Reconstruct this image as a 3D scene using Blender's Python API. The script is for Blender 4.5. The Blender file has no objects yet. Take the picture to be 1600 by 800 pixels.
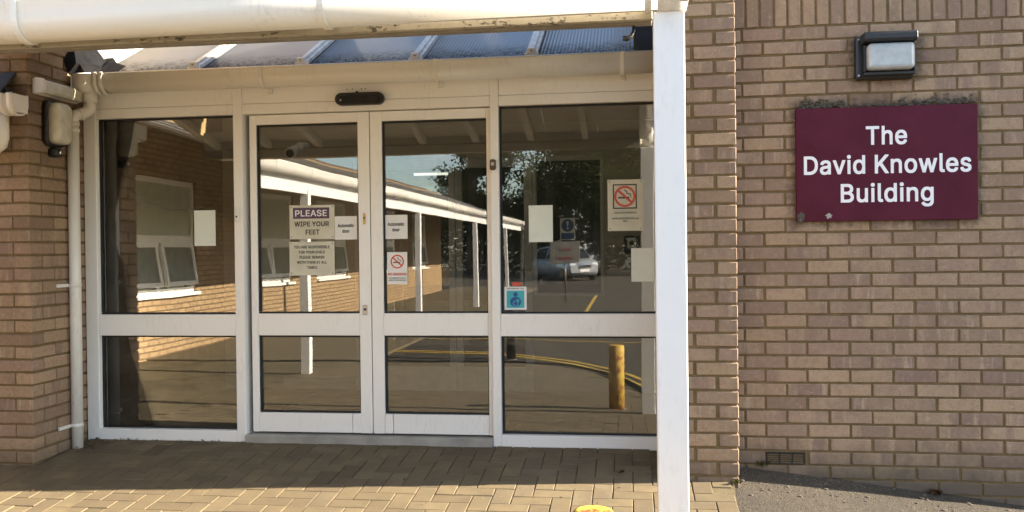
import bpy, bmesh, math, random
from mathutils import Vector, Matrix, Quaternion, noise
random.seed(7)
rad = math.radians
S = bpy.context.scene
COL = S.collection

# ------------------------------------------------------------------ camera
F_PX, CAM = 1384.0, Vector((0, -5.2, 1.156))
YAW, PITCH, ROLL = rad(7.62), rad(-.446), rad(.654)
fw = Vector((-math.sin(YAW)*math.cos(PITCH), math.cos(YAW)*math.cos(PITCH), math.sin(PITCH)))
r0 = Vector((math.cos(YAW), math.sin(YAW), 0)); u0 = r0.cross(fw)
rt = r0*math.cos(ROLL) - u0*math.sin(ROLL); up = u0*math.cos(ROLL) + r0*math.sin(ROLL)
cd = bpy.data.cameras.new('camera'); cam = bpy.data.objects.new('camera', cd); COL.objects.link(cam)
cd.sensor_width = 36; cd.lens = F_PX/1600*36; cd.clip_start = .05; cd.clip_end = 1500
cam.matrix_world = Matrix(((rt.x, up.x, -fw.x, CAM.x), (rt.y, up.y, -fw.y, CAM.y), (rt.z, up.z, -fw.z, CAM.z), (0, 0, 0, 1)))
S.camera = cam

# ------------------------------------------------------------------ sky and sun
SUN_EL, SUN_AZ = rad(23.5), rad(6.0)            # low sun from the right, 6 degrees behind the facade plane
SUN = Vector((math.cos(SUN_EL)*math.cos(SUN_AZ), math.cos(SUN_EL)*math.sin(SUN_AZ), math.sin(SUN_EL)))
W = bpy.data.worlds.new('World'); S.world = W; W.use_nodes = True
nt = W.node_tree; nt.nodes.clear()
def wn(t): return nt.nodes.new(t)
sky = wn('ShaderNodeTexSky'); sky.sky_type = 'NISHITA'; sky.sun_disc = False
sky.sun_elevation = SUN_EL; sky.sun_rotation = rad(84); sky.dust_density = .5; sky.air_density = 1.0
tc = wn('ShaderNodeTexCoord'); sp_ = wn('ShaderNodeSeparateXYZ'); dv = wn('ShaderNodeVectorMath'); dv.operation = 'SCALE'   # clouds lie on a flat layer overhead
zz = wn('ShaderNodeMath'); zz.operation = 'ADD'; zz.inputs[1].default_value = .16; zm = wn('ShaderNodeMath'); zm.operation = 'MAXIMUM'; zm.inputs[1].default_value = .05
zi = wn('ShaderNodeMath'); zi.operation = 'DIVIDE'; zi.inputs[0].default_value = 1.
mp = wn('ShaderNodeMapping'); mp.inputs['Scale'].default_value = (1, 1, 0); mp.inputs['Location'].default_value = (0, 0, 0)
nz = wn('ShaderNodeTexNoise'); nz.inputs['Scale'].default_value = 1.1; nz.inputs['Detail'].default_value = 8; nz.inputs['Roughness'].default_value = .58
cr = wn('ShaderNodeValToRGB'); cr.color_ramp.elements[0].position = .50; cr.color_ramp.elements[1].position = .66
cr.color_ramp.elements[1].color = (.8, .8, .8, 1)
nz2 = wn('ShaderNodeTexNoise'); nz2.inputs['Scale'].default_value = 1.7; nz2.inputs['Detail'].default_value = 5
cc = wn('ShaderNodeMix'); cc.data_type = 'RGBA'; cc.inputs[6].default_value = (2.2, 2.4, 3.0, 1); cc.inputs[7].default_value = (11, 11, 10.8, 1)
mx = wn('ShaderNodeMix'); mx.data_type = 'RGBA'
bg = wn('ShaderNodeBackground'); bg.inputs['Strength'].default_value = .08
wo = wn('ShaderNodeOutputWorld')
L = nt.links.new
L(tc.outputs['Generated'], sp_.inputs[0]); L(sp_.outputs[2], zm.inputs[0]); L(zm.outputs[0], zz.inputs[0]); L(zz.outputs[0], zi.inputs[1]); L(tc.outputs['Generated'], dv.inputs[0]); L(zi.outputs[0], dv.inputs['Scale'])
L(dv.outputs[0], mp.inputs['Vector']); L(mp.outputs[0], nz.inputs['Vector']); L(mp.outputs[0], nz2.inputs['Vector'])
L(nz.outputs['Fac'], cr.inputs[0]); L(nz2.outputs['Fac'], cc.inputs[0]); L(sky.outputs[0], mx.inputs[6]); L(cc.outputs[2], mx.inputs[7])
L(cr.outputs[0], mx.inputs[0]); L(mx.outputs[2], bg.inputs[0]); L(bg.outputs[0], wo.inputs[0])
sl = bpy.data.lights.new('sun', 'SUN'); sl.energy = 5.0; sl.angle = rad(.5); sl.color = (1, .87, .69)
so = bpy.data.objects.new('sun', sl); COL.objects.link(so); so.rotation_euler = SUN.to_track_quat('Z', 'Y').to_euler(); so.location = (20, 5, 15)
S.view_settings.view_transform = 'Standard'; S.view_settings.look = 'None'; S.view_settings.gamma = 1
S.view_settings.exposure = 2.47
S.render.engine = 'CYCLES'
S.cycles.max_bounces = 10; S.cycles.transparent_max_bounces = 16; S.cycles.diffuse_bounces = 5

# ------------------------------------------------------------------ material helpers
class M:
    def __init__(s, name):
        s.m = bpy.data.materials.new(name); s.m.use_nodes = True; s.t = s.m.node_tree; s.t.nodes.clear()
        s.out = s.n('ShaderNodeOutputMaterial')
    def n(s, t, **k):
        o = s.t.nodes.new(t)
        for a, v in k.items(): setattr(o, a, v)
        return o
    def l(s, a, b): s.t.links.new(a, b)
    def noise(s, scale, detail=4, rough=.55, vec=None, dist=0):
        o = s.n('ShaderNodeTexNoise'); o.inputs['Scale'].default_value = scale; o.inputs['Detail'].default_value = detail
        o.inputs['Roughness'].default_value = rough; o.inputs['Distortion'].default_value = dist
        if vec is not None: s.l(vec, o.inputs['Vector'])
        return o
    def ramp(s, fac, *stops, interp='LINEAR'):
        o = s.n('ShaderNodeValToRGB'); o.color_ramp.interpolation = interp; e = o.color_ramp.elements
        while len(e) < len(stops): e.new(.5)
        for i, (p, c) in enumerate(stops):
            e[i].position = p; e[i].color = (c, c, c, 1) if isinstance(c, (int, float)) else (*c, 1)
        s.l(fac, o.inputs[0]); return o.outputs[0]
    def mix(s, fac, a, b, mode='MIX'):
        o = s.n('ShaderNodeMix', data_type='RGBA', blend_type=mode)
        for sock, v in ((o.inputs[0], fac), (o.inputs[6], a), (o.inputs[7], b)):
            if isinstance(v, (int, float)): sock.default_value = v if sock == o.inputs[0] else (v, v, v, 1)
            elif isinstance(v, tuple): sock.default_value = (*v, 1)
            else: s.l(v, sock)
        return o.outputs[2]
    def math(s, op, a, b=0., c=None):
        o = s.n('ShaderNodeMath', operation=op)
        for i, v in enumerate((a, b, c)):
            if v is None: continue
            if isinstance(v, (int, float)): o.inputs[i].default_value = v
            else: s.l(v, o.inputs[i])
        return o.outputs[0]
    def mapping(s, vec, scale=(1, 1, 1), loc=(0, 0, 0), rot=(0, 0, 0)):
        o = s.n('ShaderNodeMapping'); o.inputs['Scale'].default_value = scale; o.inputs['Location'].default_value = loc; o.inputs['Rotation'].default_value = rot
        s.l(vec, o.inputs['Vector']); return o.outputs[0]
    def bump(s, h, strength=.3, dist=.01, normal=None):
        o = s.n('ShaderNodeBump'); o.inputs['Strength'].default_value = strength; o.inputs['Distance'].default_value = dist
        s.l(h, o.inputs['Height'])
        if normal is not None: s.l(normal, o.inputs['Normal'])
        return o.outputs[0]
    def pos(s): return s.n('ShaderNodeNewGeometry').outputs['Position']
    def obj(s): return s.n('ShaderNodeTexCoord').outputs['Object']
    def rnd(s): return s.n('ShaderNodeObjectInfo').outputs['Random']
    def pbr(s, col, rough=.6, metal=0., normal=None, spec=.5):
        b = s.n('ShaderNodeBsdfPrincipled')
        for k, v in (('Base Color', col), ('Roughness', rough), ('Metallic', metal), ('Specular IOR Level', spec)):
            if isinstance(v, tuple): b.inputs[k].default_value = (*v, 1)
            elif isinstance(v, (int, float)): b.inputs[k].default_value = v
            else: s.l(v, b.inputs[k])
        if normal is not None: s.l(normal, b.inputs['Normal'])
        s.l(b.outputs[0], s.out.inputs[0]); return b

def simple(name, col, rough=.5, metal=0., var=.12, scale=14, bump=0., spec=.5):
    m = M(name); p = m.pos(); n = m.noise(scale, 5, .6, p)
    d = tuple(c*(1-var) for c in col); u = tuple(min(1, c*(1+var*.6)) for c in col)
    c = m.ramp(n.outputs['Fac'], (.3, d), (.7, u))
    nm = m.bump(m.noise(scale*12, 3, .6, p).outputs['Fac'], bump, .004) if bump else None
    m.pbr(c, rough, metal, nm, spec); return m.m

# painted aluminium with fine grime
def white_paint(name, base, grime, amt):
    m = M(name); p = m.pos()
    a = m.noise(3, 6, .65, p); b = m.noise(60, 4, .6, m.mapping(p, (1, 1, .25)))
    g = m.math('MULTIPLY', m.ramp(a.outputs['Fac'], (.45, 0.), (.75, 1.)), m.ramp(b.outputs['Fac'], (.5, 0.), (.72, 1.)))
    sp = m.ramp(m.noise(140, 2, .5, p).outputs['Fac'], (.7, 0.), (.76, 1.))
    z = m.n('ShaderNodeSeparateXYZ'); m.l(p, z.inputs[0])
    low = m.ramp(z.outputs[2], (.0, 1.), (.25, .12))
    f = m.math('MULTIPLY', m.math('MAXIMUM', g, m.math('MULTIPLY', sp, low)), amt)
    c = m.mix(f, base, grime); c = m.mix(m.math('MULTIPLY', a.outputs['Fac'], .12), c, tuple(x*.8 for x in base))
    m.pbr(c, .32, 0., m.bump(m.noise(220, 2, .5, p).outputs['Fac'], .03, .002)); return m.m
MAT = {}
MAT['frame'] = white_paint('white_powder_coat', (.88, .865, .83), (.30, .26, .2), .3)
MAT['upvc'] = white_paint('gutter_plastic', (.79, .765, .71), (.3, .26, .19), .5)
MAT['post'] = white_paint('post_paint', (.84, .84, .84), (.4, .37, .32), .35)

# brick: one material for every brick; the object's random number picks the tone
def brick_material():
    m = M('buff_brick'); o = m.obj(); p = m.pos(); r = m.rnd()
    vo = m.n('ShaderNodeCombineXYZ'); m.l(m.math('MULTIPLY', r, 37.), vo.inputs[0]); m.l(m.math('MULTIPLY', r, 91.), vo.inputs[1]); m.l(m.math('MULTIPLY', r, 53.), vo.inputs[2])
    va = m.n('ShaderNodeVectorMath', operation='ADD'); m.l(o, va.inputs[0]); m.l(vo.outputs[0], va.inputs[1]); v = va.outputs[0]
    base = m.ramp(r, (0, (.24, .163, .115)), (.14, (.39, .272, .172)), (.28, (.31, .216, .153)), (.42, (.45, .318, .205)), (.56, (.27, .182, .135)), (.7, (.405, .287, .176)), (.84, (.335, .226, .165)), (1, (.43, .302, .192)))
    big = m.noise(1.6, 5, .6, p); base = m.mix(m.ramp(big.outputs['Fac'], (.38, .45), (.6, 0.)), base, m.mix(.5, base, (.17, .12, .09)))
    band = m.noise(1.0, 2, .5, m.mapping(v, (7.5, 7.5, .8))); st = m.noise(1., 3, .6, m.mapping(v, (24, 24, 2.2)))
    on = m.ramp(m.math('FRACT', m.math('MULTIPLY', r, 7.3)), (.25, .0), (.8, 1.))
    c = m.mix(m.math('MULTIPLY', m.ramp(band.outputs['Fac'], (.47, 0.), (.6, .7)), on), base, (.225, .152, .122))
    c = m.mix(m.math('MULTIPLY', m.ramp(st.outputs['Fac'], (.55, 0.), (.68, .7)), on), c, (.48, .375, .26))
    mot = m.noise(38, 5, .7, p); c = m.mix(m.ramp(mot.outputs['Fac'], (.36, .4), (.5, 0.)), c, (.21, .145, .11)); c = m.mix(m.ramp(mot.outputs['Fac'], (.56, 0.), (.72, .45)), c, (.48, .36, .25))
    fine = m.noise(160, 4, .7, p); c = m.mix(m.ramp(fine.outputs['Fac'], (.35, .35), (.6, 0.)), c, (.16, .11, .08))
    pit = m.n('ShaderNodeTexVoronoi'); pit.inputs['Scale'].default_value = 150; m.l(p, pit.inputs['Vector'])
    pm = m.math('MULTIPLY', m.ramp(pit.outputs['Distance'], (.08, 1.), (.2, 0.)), m.ramp(m.noise(30, 2, .5, p).outputs['Fac'], (.48, 0.), (.6, 1.)))
    c = m.mix(m.math('MULTIPLY', pm, .75), c, (.06, .045, .035))
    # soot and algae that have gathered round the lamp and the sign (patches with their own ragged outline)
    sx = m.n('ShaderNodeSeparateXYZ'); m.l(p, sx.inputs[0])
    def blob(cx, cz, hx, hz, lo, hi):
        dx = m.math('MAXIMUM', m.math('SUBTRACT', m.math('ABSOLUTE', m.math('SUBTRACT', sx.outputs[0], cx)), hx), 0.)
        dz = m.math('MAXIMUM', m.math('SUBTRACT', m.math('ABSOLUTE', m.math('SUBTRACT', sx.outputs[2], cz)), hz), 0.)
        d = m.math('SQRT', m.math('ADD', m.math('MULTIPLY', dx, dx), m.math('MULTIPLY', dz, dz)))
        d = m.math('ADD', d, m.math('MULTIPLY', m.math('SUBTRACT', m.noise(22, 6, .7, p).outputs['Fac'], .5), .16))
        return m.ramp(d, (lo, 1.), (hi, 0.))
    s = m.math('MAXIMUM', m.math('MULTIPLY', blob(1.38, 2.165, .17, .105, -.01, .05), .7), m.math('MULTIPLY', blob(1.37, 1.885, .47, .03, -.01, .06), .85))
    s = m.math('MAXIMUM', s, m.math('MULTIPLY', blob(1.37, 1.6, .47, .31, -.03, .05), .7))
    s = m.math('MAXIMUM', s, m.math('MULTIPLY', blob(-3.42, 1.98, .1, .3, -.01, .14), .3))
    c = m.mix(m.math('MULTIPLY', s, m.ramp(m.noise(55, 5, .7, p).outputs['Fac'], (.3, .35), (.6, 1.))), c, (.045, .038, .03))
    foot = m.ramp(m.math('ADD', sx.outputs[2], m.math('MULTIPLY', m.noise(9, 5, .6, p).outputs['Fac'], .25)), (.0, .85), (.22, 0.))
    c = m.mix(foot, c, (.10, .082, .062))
    h = m.math('ADD', m.math('MULTIPLY', fine.outputs['Fac'], .5), m.math('MULTIPLY', m.noise(45, 4, .6, p).outputs['Fac'], .6))
    h = m.math('SUBTRACT', h, m.math('MULTIPLY', pm, .6))
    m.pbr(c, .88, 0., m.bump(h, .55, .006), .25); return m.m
MAT['brick'] = brick_material()
def mortar_material():
    m = M('sand_mortar'); p = m.pos(); a = m.noise(12, 5, .65, p); b = m.noise(260, 3, .7, p)
    c = m.ramp(a.outputs['Fac'], (.3, (.15, .103, .048)), (.7, (.235, .165, .082)))
    c = m.mix(m.ramp(b.outputs['Fac'], (.35, .5), (.6, 0.)), c, (.1, .07, .04))
    m.pbr(c, .95, 0., m.bump(b.outputs['Fac'], .5, .005), .2); return m.m
MAT['mortar'] = mortar_material()
def far_brick(name, axis):
    m = M(name); p = m.pos(); s = m.n('ShaderNodeSeparateXYZ'); m.l(p, s.inputs[0])
    cb = m.n('ShaderNodeCombineXYZ'); m.l(s.outputs[axis], cb.inputs[0]); m.l(s.outputs[2], cb.inputs[1])
    b = m.n('ShaderNodeTexBrick'); b.inputs['Scale'].default_value = 1; b.inputs['Brick Width'].default_value = .225; b.inputs['Row Height'].default_value = .075
    b.inputs['Mortar Size'].default_value = .010; b.inputs['Color1'].default_value = (.42, .29, .16, 1); b.inputs['Color2'].default_value = (.33, .225, .125, 1); b.inputs['Mortar'].default_value = (.13, .09, .05, 1)
    m.l(cb.outputs[0], b.inputs['Vector'])
    c = m.mix(m.ramp(m.noise(30, 5, .6, p).outputs['Fac'], (.35, .4), (.65, 0.)), b.outputs['Color'], (.2, .14, .09))
    iv = m.math('SUBTRACT', 1., b.outputs['Fac'])
    m.pbr(c, .9, 0., m.bump(iv, .6, .008), .2); return m.m
MAT['brick_y'] = far_brick('brickwork_along_y', 1); MAT['brick_x'] = far_brick('brickwork_along_x', 0)

def paver_material():
    m = M('concrete_paver'); p = m.pos(); r = m.rnd()
    c = m.ramp(r, (0, (.118, .090, .054)), (.2, (.188, .146, .084)), (.45, (.156, .12, .07)), (.7, (.21, .163, .093)), (.85, (.14, .106, .065)), (1, (.195, .155, .096)))
    a = m.noise(6, 6, .65, p); c = m.mix(m.ramp(a.outputs['Fac'], (.38, .55), (.62, 0.)), c, (.10, .08, .052))
    f = m.noise(320, 3, .7, p); c = m.mix(m.ramp(f.outputs['Fac'], (.4, .35), (.62, 0.)), c, (.11, .09, .06))
    sp = m.n('ShaderNodeTexVoronoi'); sp.inputs['Scale'].default_value = 34; m.l(p, sp.inputs['Vector'])
    c = m.mix(m.math('MULTIPLY', m.ramp(sp.outputs['Distance'], (.05, .8), (.12, 0.)), m.ramp(m.noise(9, 2, .5, p).outputs['Fac'], (.5, 0.), (.58, 1.))), c, (.36, .33, .25))
    m.pbr(c, .9, 0., m.bump(f.outputs['Fac'], .35, .004), .25); return m.m
MAT['paver'] = paver_material()
def tarmac_material():
    m = M('worn_tarmac'); p = m.pos()
    v = m.n('ShaderNodeTexVoronoi'); v.inputs['Scale'].default_value = 210; m.l(p, v.inputs['Vector'])
    a = m.noise(1.3, 6, .6, p); c = m.ramp(v.outputs['Color'], (.1, (.028, .024, .019)), (.55, (.066, .057, .044)), (.95, (.16, .135, .10)))
    c = m.mix(m.ramp(a.outputs['Fac'], (.35, .5), (.65, 0.)), c, (.04, .035, .029))
    h = m.math('ADD', m.math('SUBTRACT', 1., v.outputs['Distance']), m.math('MULTIPLY', m.noise(40, 3, .6, p).outputs['Fac'], .8))
    m.pbr(c, .92, 0., m.bump(h, .8, .006), .25); return m.m
MAT['tarmac'] = tarmac_material()
def path_material():
    m = M('far_paving'); p = m.pos(); b = m.n('ShaderNodeTexBrick'); b.inputs['Scale'].default_value = 1; b.inputs['Brick Width'].default_value = .2; b.inputs['Row Height'].default_value = .1
    b.inputs['Mortar Size'].default_value = .004; b.inputs['Color1'].default_value = (.16, .13, .08, 1); b.inputs['Color2'].default_value = (.135, .108, .066, 1); b.inputs['Mortar'].default_value = (.1, .08, .05, 1)
    m.l(p, b.inputs['Vector'])
    c = m.mix(m.ramp(m.noise(2, 6, .6, p).outputs['Fac'], (.35, .4), (.65, 0.)), b.outputs['Color'], (.11, .09, .055)); m.pbr(c, .9, 0., None, .25); return m.m
MAT['path'] = path_material()

def glass_material(name, ior, tint, wob, off):
    m = M(name); p = m.pos()
    n = m.noise(1.7, 1.5, .4, m.mapping(p, (1, 1, .7), off), 0)
    nb = m.bump(n.outputs['Fac'], 1.0, wob)
    tr = m.n('ShaderNodeBsdfTransparent'); tr.inputs[0].default_value = (*tint, 1)
    gl = m.n('ShaderNodeBsdfGlossy'); gl.inputs['Roughness'].default_value = .0; gl.inputs[0].default_value = (1, 1, 1, 1); m.l(nb, gl.inputs['Normal'])
    fr = m.n('ShaderNodeFresnel'); fr.inputs['IOR'].default_value = ior
    df = m.n('ShaderNodeBsdfDiffuse'); df.inputs[0].default_value = (.5, .47, .4, 1)
    dirt = m.ramp(m.noise(8, 6, .7, p).outputs['Fac'], (.42, .012), (.8, .045))
    a = m.n('ShaderNodeMixShader'); b = m.n('ShaderNodeMixShader')
    m.l(fr.outputs[0], a.inputs[0]); m.l(tr.outputs[0], a.inputs[1]); m.l(gl.outputs[0], a.inputs[2])
    m.l(dirt, b.inputs[0]); m.l(a.outputs[0], b.inputs[1]); m.l(df.outputs[0], b.inputs[2]); m.l(b.outputs[0], m.out.inputs[0]); return m.m
MAT['glass'] = glass_material('float_glass', 1.92, (.985, .99, .972), .0014, (3, 1, 5))
MAT['glass_flat'] = glass_material('window_glass', 1.38, (.85, .88, .88), .001, (0, 0, 0))

def poly_material(name, clean, rot_rib=True, dirt=True):
    m = M(name); p = m.pos(); s = m.n('ShaderNodeSeparateXYZ'); m.l(p, s.inputs[0])
    rib = m.math('SINE', m.math('MULTIPLY', s.outputs[0], 2*math.pi/.021))
    nb = m.bump(rib, .6, .0035)
    tl = m.n('ShaderNodeBsdfTranslucent'); df = m.n('ShaderNodeBsdfDiffuse'); gl = m.n('ShaderNodeBsdfGlossy'); gl.inputs['Roughness'].default_value = .12
    m.l(nb, gl.inputs['Normal'])
    tl.inputs[0].default_value = (.75, .74, .70, 1)
    c = clean
    if dirt:
        g = m.math('ADD', s.outputs[1], m.math('MULTIPLY', m.math('SUBTRACT', m.noise(16, 6, .7, p).outputs['Fac'], .5), .35))
        band = m.ramp(g, (.05, 1.), (.27, 0.)); spot = m.ramp(m.noise(48, 5, .75, p).outputs['Fac'], (.44, 0.), (.54, 1.))
        fd = m.math('MULTIPLY', band, m.math('MULTIPLY_ADD', spot, .65, .35)); c = m.mix(fd, clean, (.03, .028, .02))
        m.l(m.mix(fd, (.75, .74, .70), (.03, .028, .02)), tl.inputs[0]); m.l(c, df.inputs[0])
    else: df.inputs[0].default_value = (*clean, 1)
    fr = m.n('ShaderNodeFresnel'); fr.inputs['IOR'].default_value = 1.58
    a = m.n('ShaderNodeMixShader'); a.inputs[0].default_value = .5; b = m.n('ShaderNodeMixShader')
    m.l(df.outputs[0], a.inputs[1]); m.l(tl.outputs[0], a.inputs[2])
    f = fr.outputs[0]
    if dirt: f = m.math('MULTIPLY', f, m.math('SUBTRACT', 1., m.math('MULTIPLY', fd, .8)))
    m.l(f, b.inputs[0]); m.l(a.outputs[0], b.inputs[1]); m.l(gl.outputs[0], b.inputs[2]); m.l(b.outputs[0], m.out.inputs[0]); return m.m
MAT['poly'] = poly_material('twinwall_polycarbonate', (.07, .075, .09))
MAT['poly2'] = simple('canopy_sheet', (.66, .62, .54), .6, 0, .1, 3)

def flaking_paint():
    m = M('flaking_fascia_paint'); p = m.pos(); v = m.mapping(p, (1, 1, 2.2))
    a = m.noise(38, 6, .72, v); b = m.noise(5, 3, .5, p)
    f = m.ramp(m.math('ADD', a.outputs['Fac'], m.math('MULTIPLY', m.math('SUBTRACT', b.outputs['Fac'], .5), .5)), (.585, 0.), (.605, 1.))
    c = m.mix(m.ramp(m.noise(20, 5, .6, p).outputs['Fac'], (.35, .5), (.65, 0.)), (.42, .385, .31), (.30, .265, .205)); c = m.mix(f, c, (.09, .075, .055))  # base paint darkened to carry the shade under the gutter
    m.pbr(c, .6, 0., m.bump(m.math('SUBTRACT', 1., f), .7, .003)); return m.m
MAT['fascia'] = flaking_paint()
MAT['soffit'] = simple('grey_soffit_paint', (.25, .225, .185), .7, 0, .25, 9)
MAT['alu'] = simple('mill_aluminium', (.6, .6, .6), .35, .85, .3, 20)
MAT['bar'] = simple('weathered_glazing_bar', (.46, .45, .42), .4, .3, .35, 22)
MAT['black'] = simple('black_plastic', (.018, .018, .02), .42, 0, .3, 30)
MAT['seal'] = simple('rubber_seal', (.012, .012, .012), .6)
MAT['lead'] = simple('lead_sheet', (.012, .012, .013), .8, .0, .5, 12, .3, .06)  # blackened beyond lead's own grey to carry the shade of the wall corner
MAT['slate'] = simple('slate_blue_grey', (.05, .055, .07), .6, 0, .4, 20, .3)
MAT['rooftile'] = simple('brown_roof_tile', (.10, .075, .055), .8, 0, .4, 6, .4)
MAT['white'] = simple('bright_white_print', (.82, .82, .84), .5, 0, .03)
MAT['paper'] = simple('paper', (.8, .8, .77), .6, 0, .05)
MAT['paper_back'] = simple('paper_back', (.74, .78, .70), .6, 0, .05)
def card():
    m = M('laminated_card'); p = m.pos(); c = m.ramp(m.noise(9, 4, .6, p).outputs['Fac'], (.3, (.80, .78, .66)), (.7, (.90, .88, .76)))
    d = m.n('ShaderNodeBsdfDiffuse'); t_ = m.n('ShaderNodeBsdfTranslucent'); x_ = m.n('ShaderNodeMixShader'); x_.inputs[0].default_value = .35
    m.l(c, d.inputs[0]); m.l(c, t_.inputs[0]); m.l(d.outputs[0], x_.inputs[1]); m.l(t_.outputs[0], x_.inputs[2]); m.l(x_.outputs[0], m.out.inputs[0]); return m.m
MAT['cream_card'] = card()
MAT['ink'] = simple('dark_ink', (.03, .03, .032), .6)
MAT['purple'] = simple('purple_print', (.10, .055, .11), .5)
MAT['red'] = simple('red_print', (.62, .09, .05), .5)
MAT['redworn'] = simple('faded_red_print', (.22, .06, .05), .6)
MAT['blue'] = simple('blue_print', (.02, .08, .28), .5)
MAT['teal'] = simple('teal_print', (.05, .42, .47), .5)
MAT['blind'] = simple('window_blind', (.72, .72, .60), .8, 0, .15, 3)
MAT['obscure'] = simple('obscured_glass', (.46, .48, .38), .35, 0, .12, 3)
MAT['obscure2'] = simple('dark_obscured_glass', (.20, .21, .17), .3, 0, .3, 6)
MAT['plaster'] = simple('tan_plaster', (.42, .37, .28), .8, 0, .08, 4)
MAT['dark_floor'] = simple('dark_mat', (.035, .033, .03), .95, 0, .3, 60, .4)
MAT['vinyl'] = simple('lobby_floor_vinyl', (.16, .13, .09), .6, 0, .2, 5)
MAT['innerframe'] = simple('grey_door_frame', (.5, .47, .4), .5)
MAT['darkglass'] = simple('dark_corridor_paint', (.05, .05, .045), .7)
MAT['steel'] = simple('worn_steel', (.5, .48, .45), .35, .9, .3, 60)
MAT['brass'] = simple('brass', (.5, .33, .12), .35, .9, .3, 60)
MAT['brown'] = simple('brown_lock', (.11, .06, .035), .5)
MAT['concrete'] = simple('pale_kerb_concrete', (.36, .34, .30), .9, 0, .25, 8, .3)
MAT['yellow'] = simple('yellow_road_paint', (.55, .36, .05), .8, 0, .35, 18, .3)
MAT['tyre'] = simple('tyre_rubber', (.02, .02, .02), .8)
MAT['carpaint'] = simple('silver_car_paint', (.42, .44, .48), .25, .5, .05)
MAT['carpaint2'] = simple('dark_blue_car_paint', (.03, .05, .10), .25, .3, .05)
MAT['carpaint3'] = simple('white_car_paint', (.7, .7, .7), .25, 0, .05)
MAT['carglass'] = simple('car_glass', (.015, .018, .02), .05)
MAT['chrome'] = simple('chrome', (.8, .8, .8), .12, 1)
MAT['lens'] = simple('lamp_lens', (.75, .78, .8), .1)
MAT['bark'] = simple('bark', (.09, .065, .045), .95, 0, .4, 8, .6)
MAT['cable'] = simple('cable_black', (.02, .02, .02), .6)
def sign_paint():
    m = M('maroon_enamel'); p = m.pos(); n = m.noise(5, 5, .6, p)
    c = m.ramp(n.outputs['Fac'], (.3, (.070, .008, .020)), (.7, (.094, .013, .030)))
    s = m.ramp(m.noise(180, 2, .5, p).outputs['Fac'], (.74, 0.), (.8, .6)); c = m.mix(s, c, (.3, .25, .22))
    m.pbr(c, .5, 0., m.bump(m.noise(90, 3, .5, p).outputs['Fac'], .06, .002), .15); return m.m
MAT['maroon'] = sign_paint()
def rusty():
    m = M('rusty_yellow_paint'); p = m.pos(); f = m.ramp(m.noise(16, 7, .75, p).outputs['Fac'], (.51, 0.), (.55, 1.))
    c = m.mix(f, (.60, .40, .05), m.ramp(m.noise(60, 4, .6, p).outputs['Fac'], (.3, (.16, .03, .008)), (.7, (.36, .09, .025)))); m.pbr(c, .65, 0., m.bump(f, .5, .003)); return m.m
MAT['rusty'] = rusty()
def frosted(name, col, rough):
    m = M(name); p = m.pos(); n = m.noise(18, 5, .6, p); c = m.ramp(n.outputs['Fac'], (.3, tuple(x*.72 for x in col)), (.7, col))
    b = m.pbr(c, rough); b.inputs['Transmission Weight'].default_value = .12; b.inputs['Subsurface Weight'].default_value = 0; return m.m
MAT['frost'] = frosted('yellowed_diffuser', (.78, .76, .64), .35)
MAT['frost2'] = frosted('clear_ribbed_lens', (.55, .585, .60), .10)
def leaf_mat(name, c0, c1):
    m = M(name); p = m.pos(); c = m.ramp(m.noise(.9, 4, .6, p).outputs['Fac'], (.3, c0), (.7, c1))
    c = m.mix(m.ramp(m.noise(14, 2, .5, p).outputs['Fac'], (.4, .5), (.6, 0.)), c, tuple(x*.6 for x in c0)); d = m.n('ShaderNodeBsdfDiffuse'); t = m.n('ShaderNodeBsdfTranslucent'); x = m.n('ShaderNodeMixShader'); x.inputs[0].default_value = .35
    m.l(c, d.inputs[0]); m.l(c, t.inputs[0]); m.l(d.outputs[0], x.inputs[1]); m.l(t.outputs[0], x.inputs[2]); m.l(x.outputs[0], m.out.inputs[0]); return m.m
MAT['leaf'] = leaf_mat('tree_leaves', (.035, .055, .02), (.09, .12, .035))
MAT['weed'] = leaf_mat('weed_leaves', (.05, .055, .015), (.10, .10, .03))
MAT['deadleaf'] = simple('dead_leaf', (.10, .055, .025), .9, 0, .5, 60)
MAT['moss'] = simple('grey_lichen', (.10, .088, .068), .95, 0, .6, 70, .8)
MAT['stone'] = simple('loose_grit', (.095, .08, .062), .9, 0, .4, 60)
def emis(name, col, st):
    m = M(name); e = m.n('ShaderNodeEmission'); e.inputs[0].default_value = (*col, 1); e.inputs[1].default_value = st; m.l(e.outputs[0], m.out.inputs[0]); return m.m
MAT['tube'] = emis('lit_fluorescent_tube', (1, .95, .78), .3)

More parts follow.
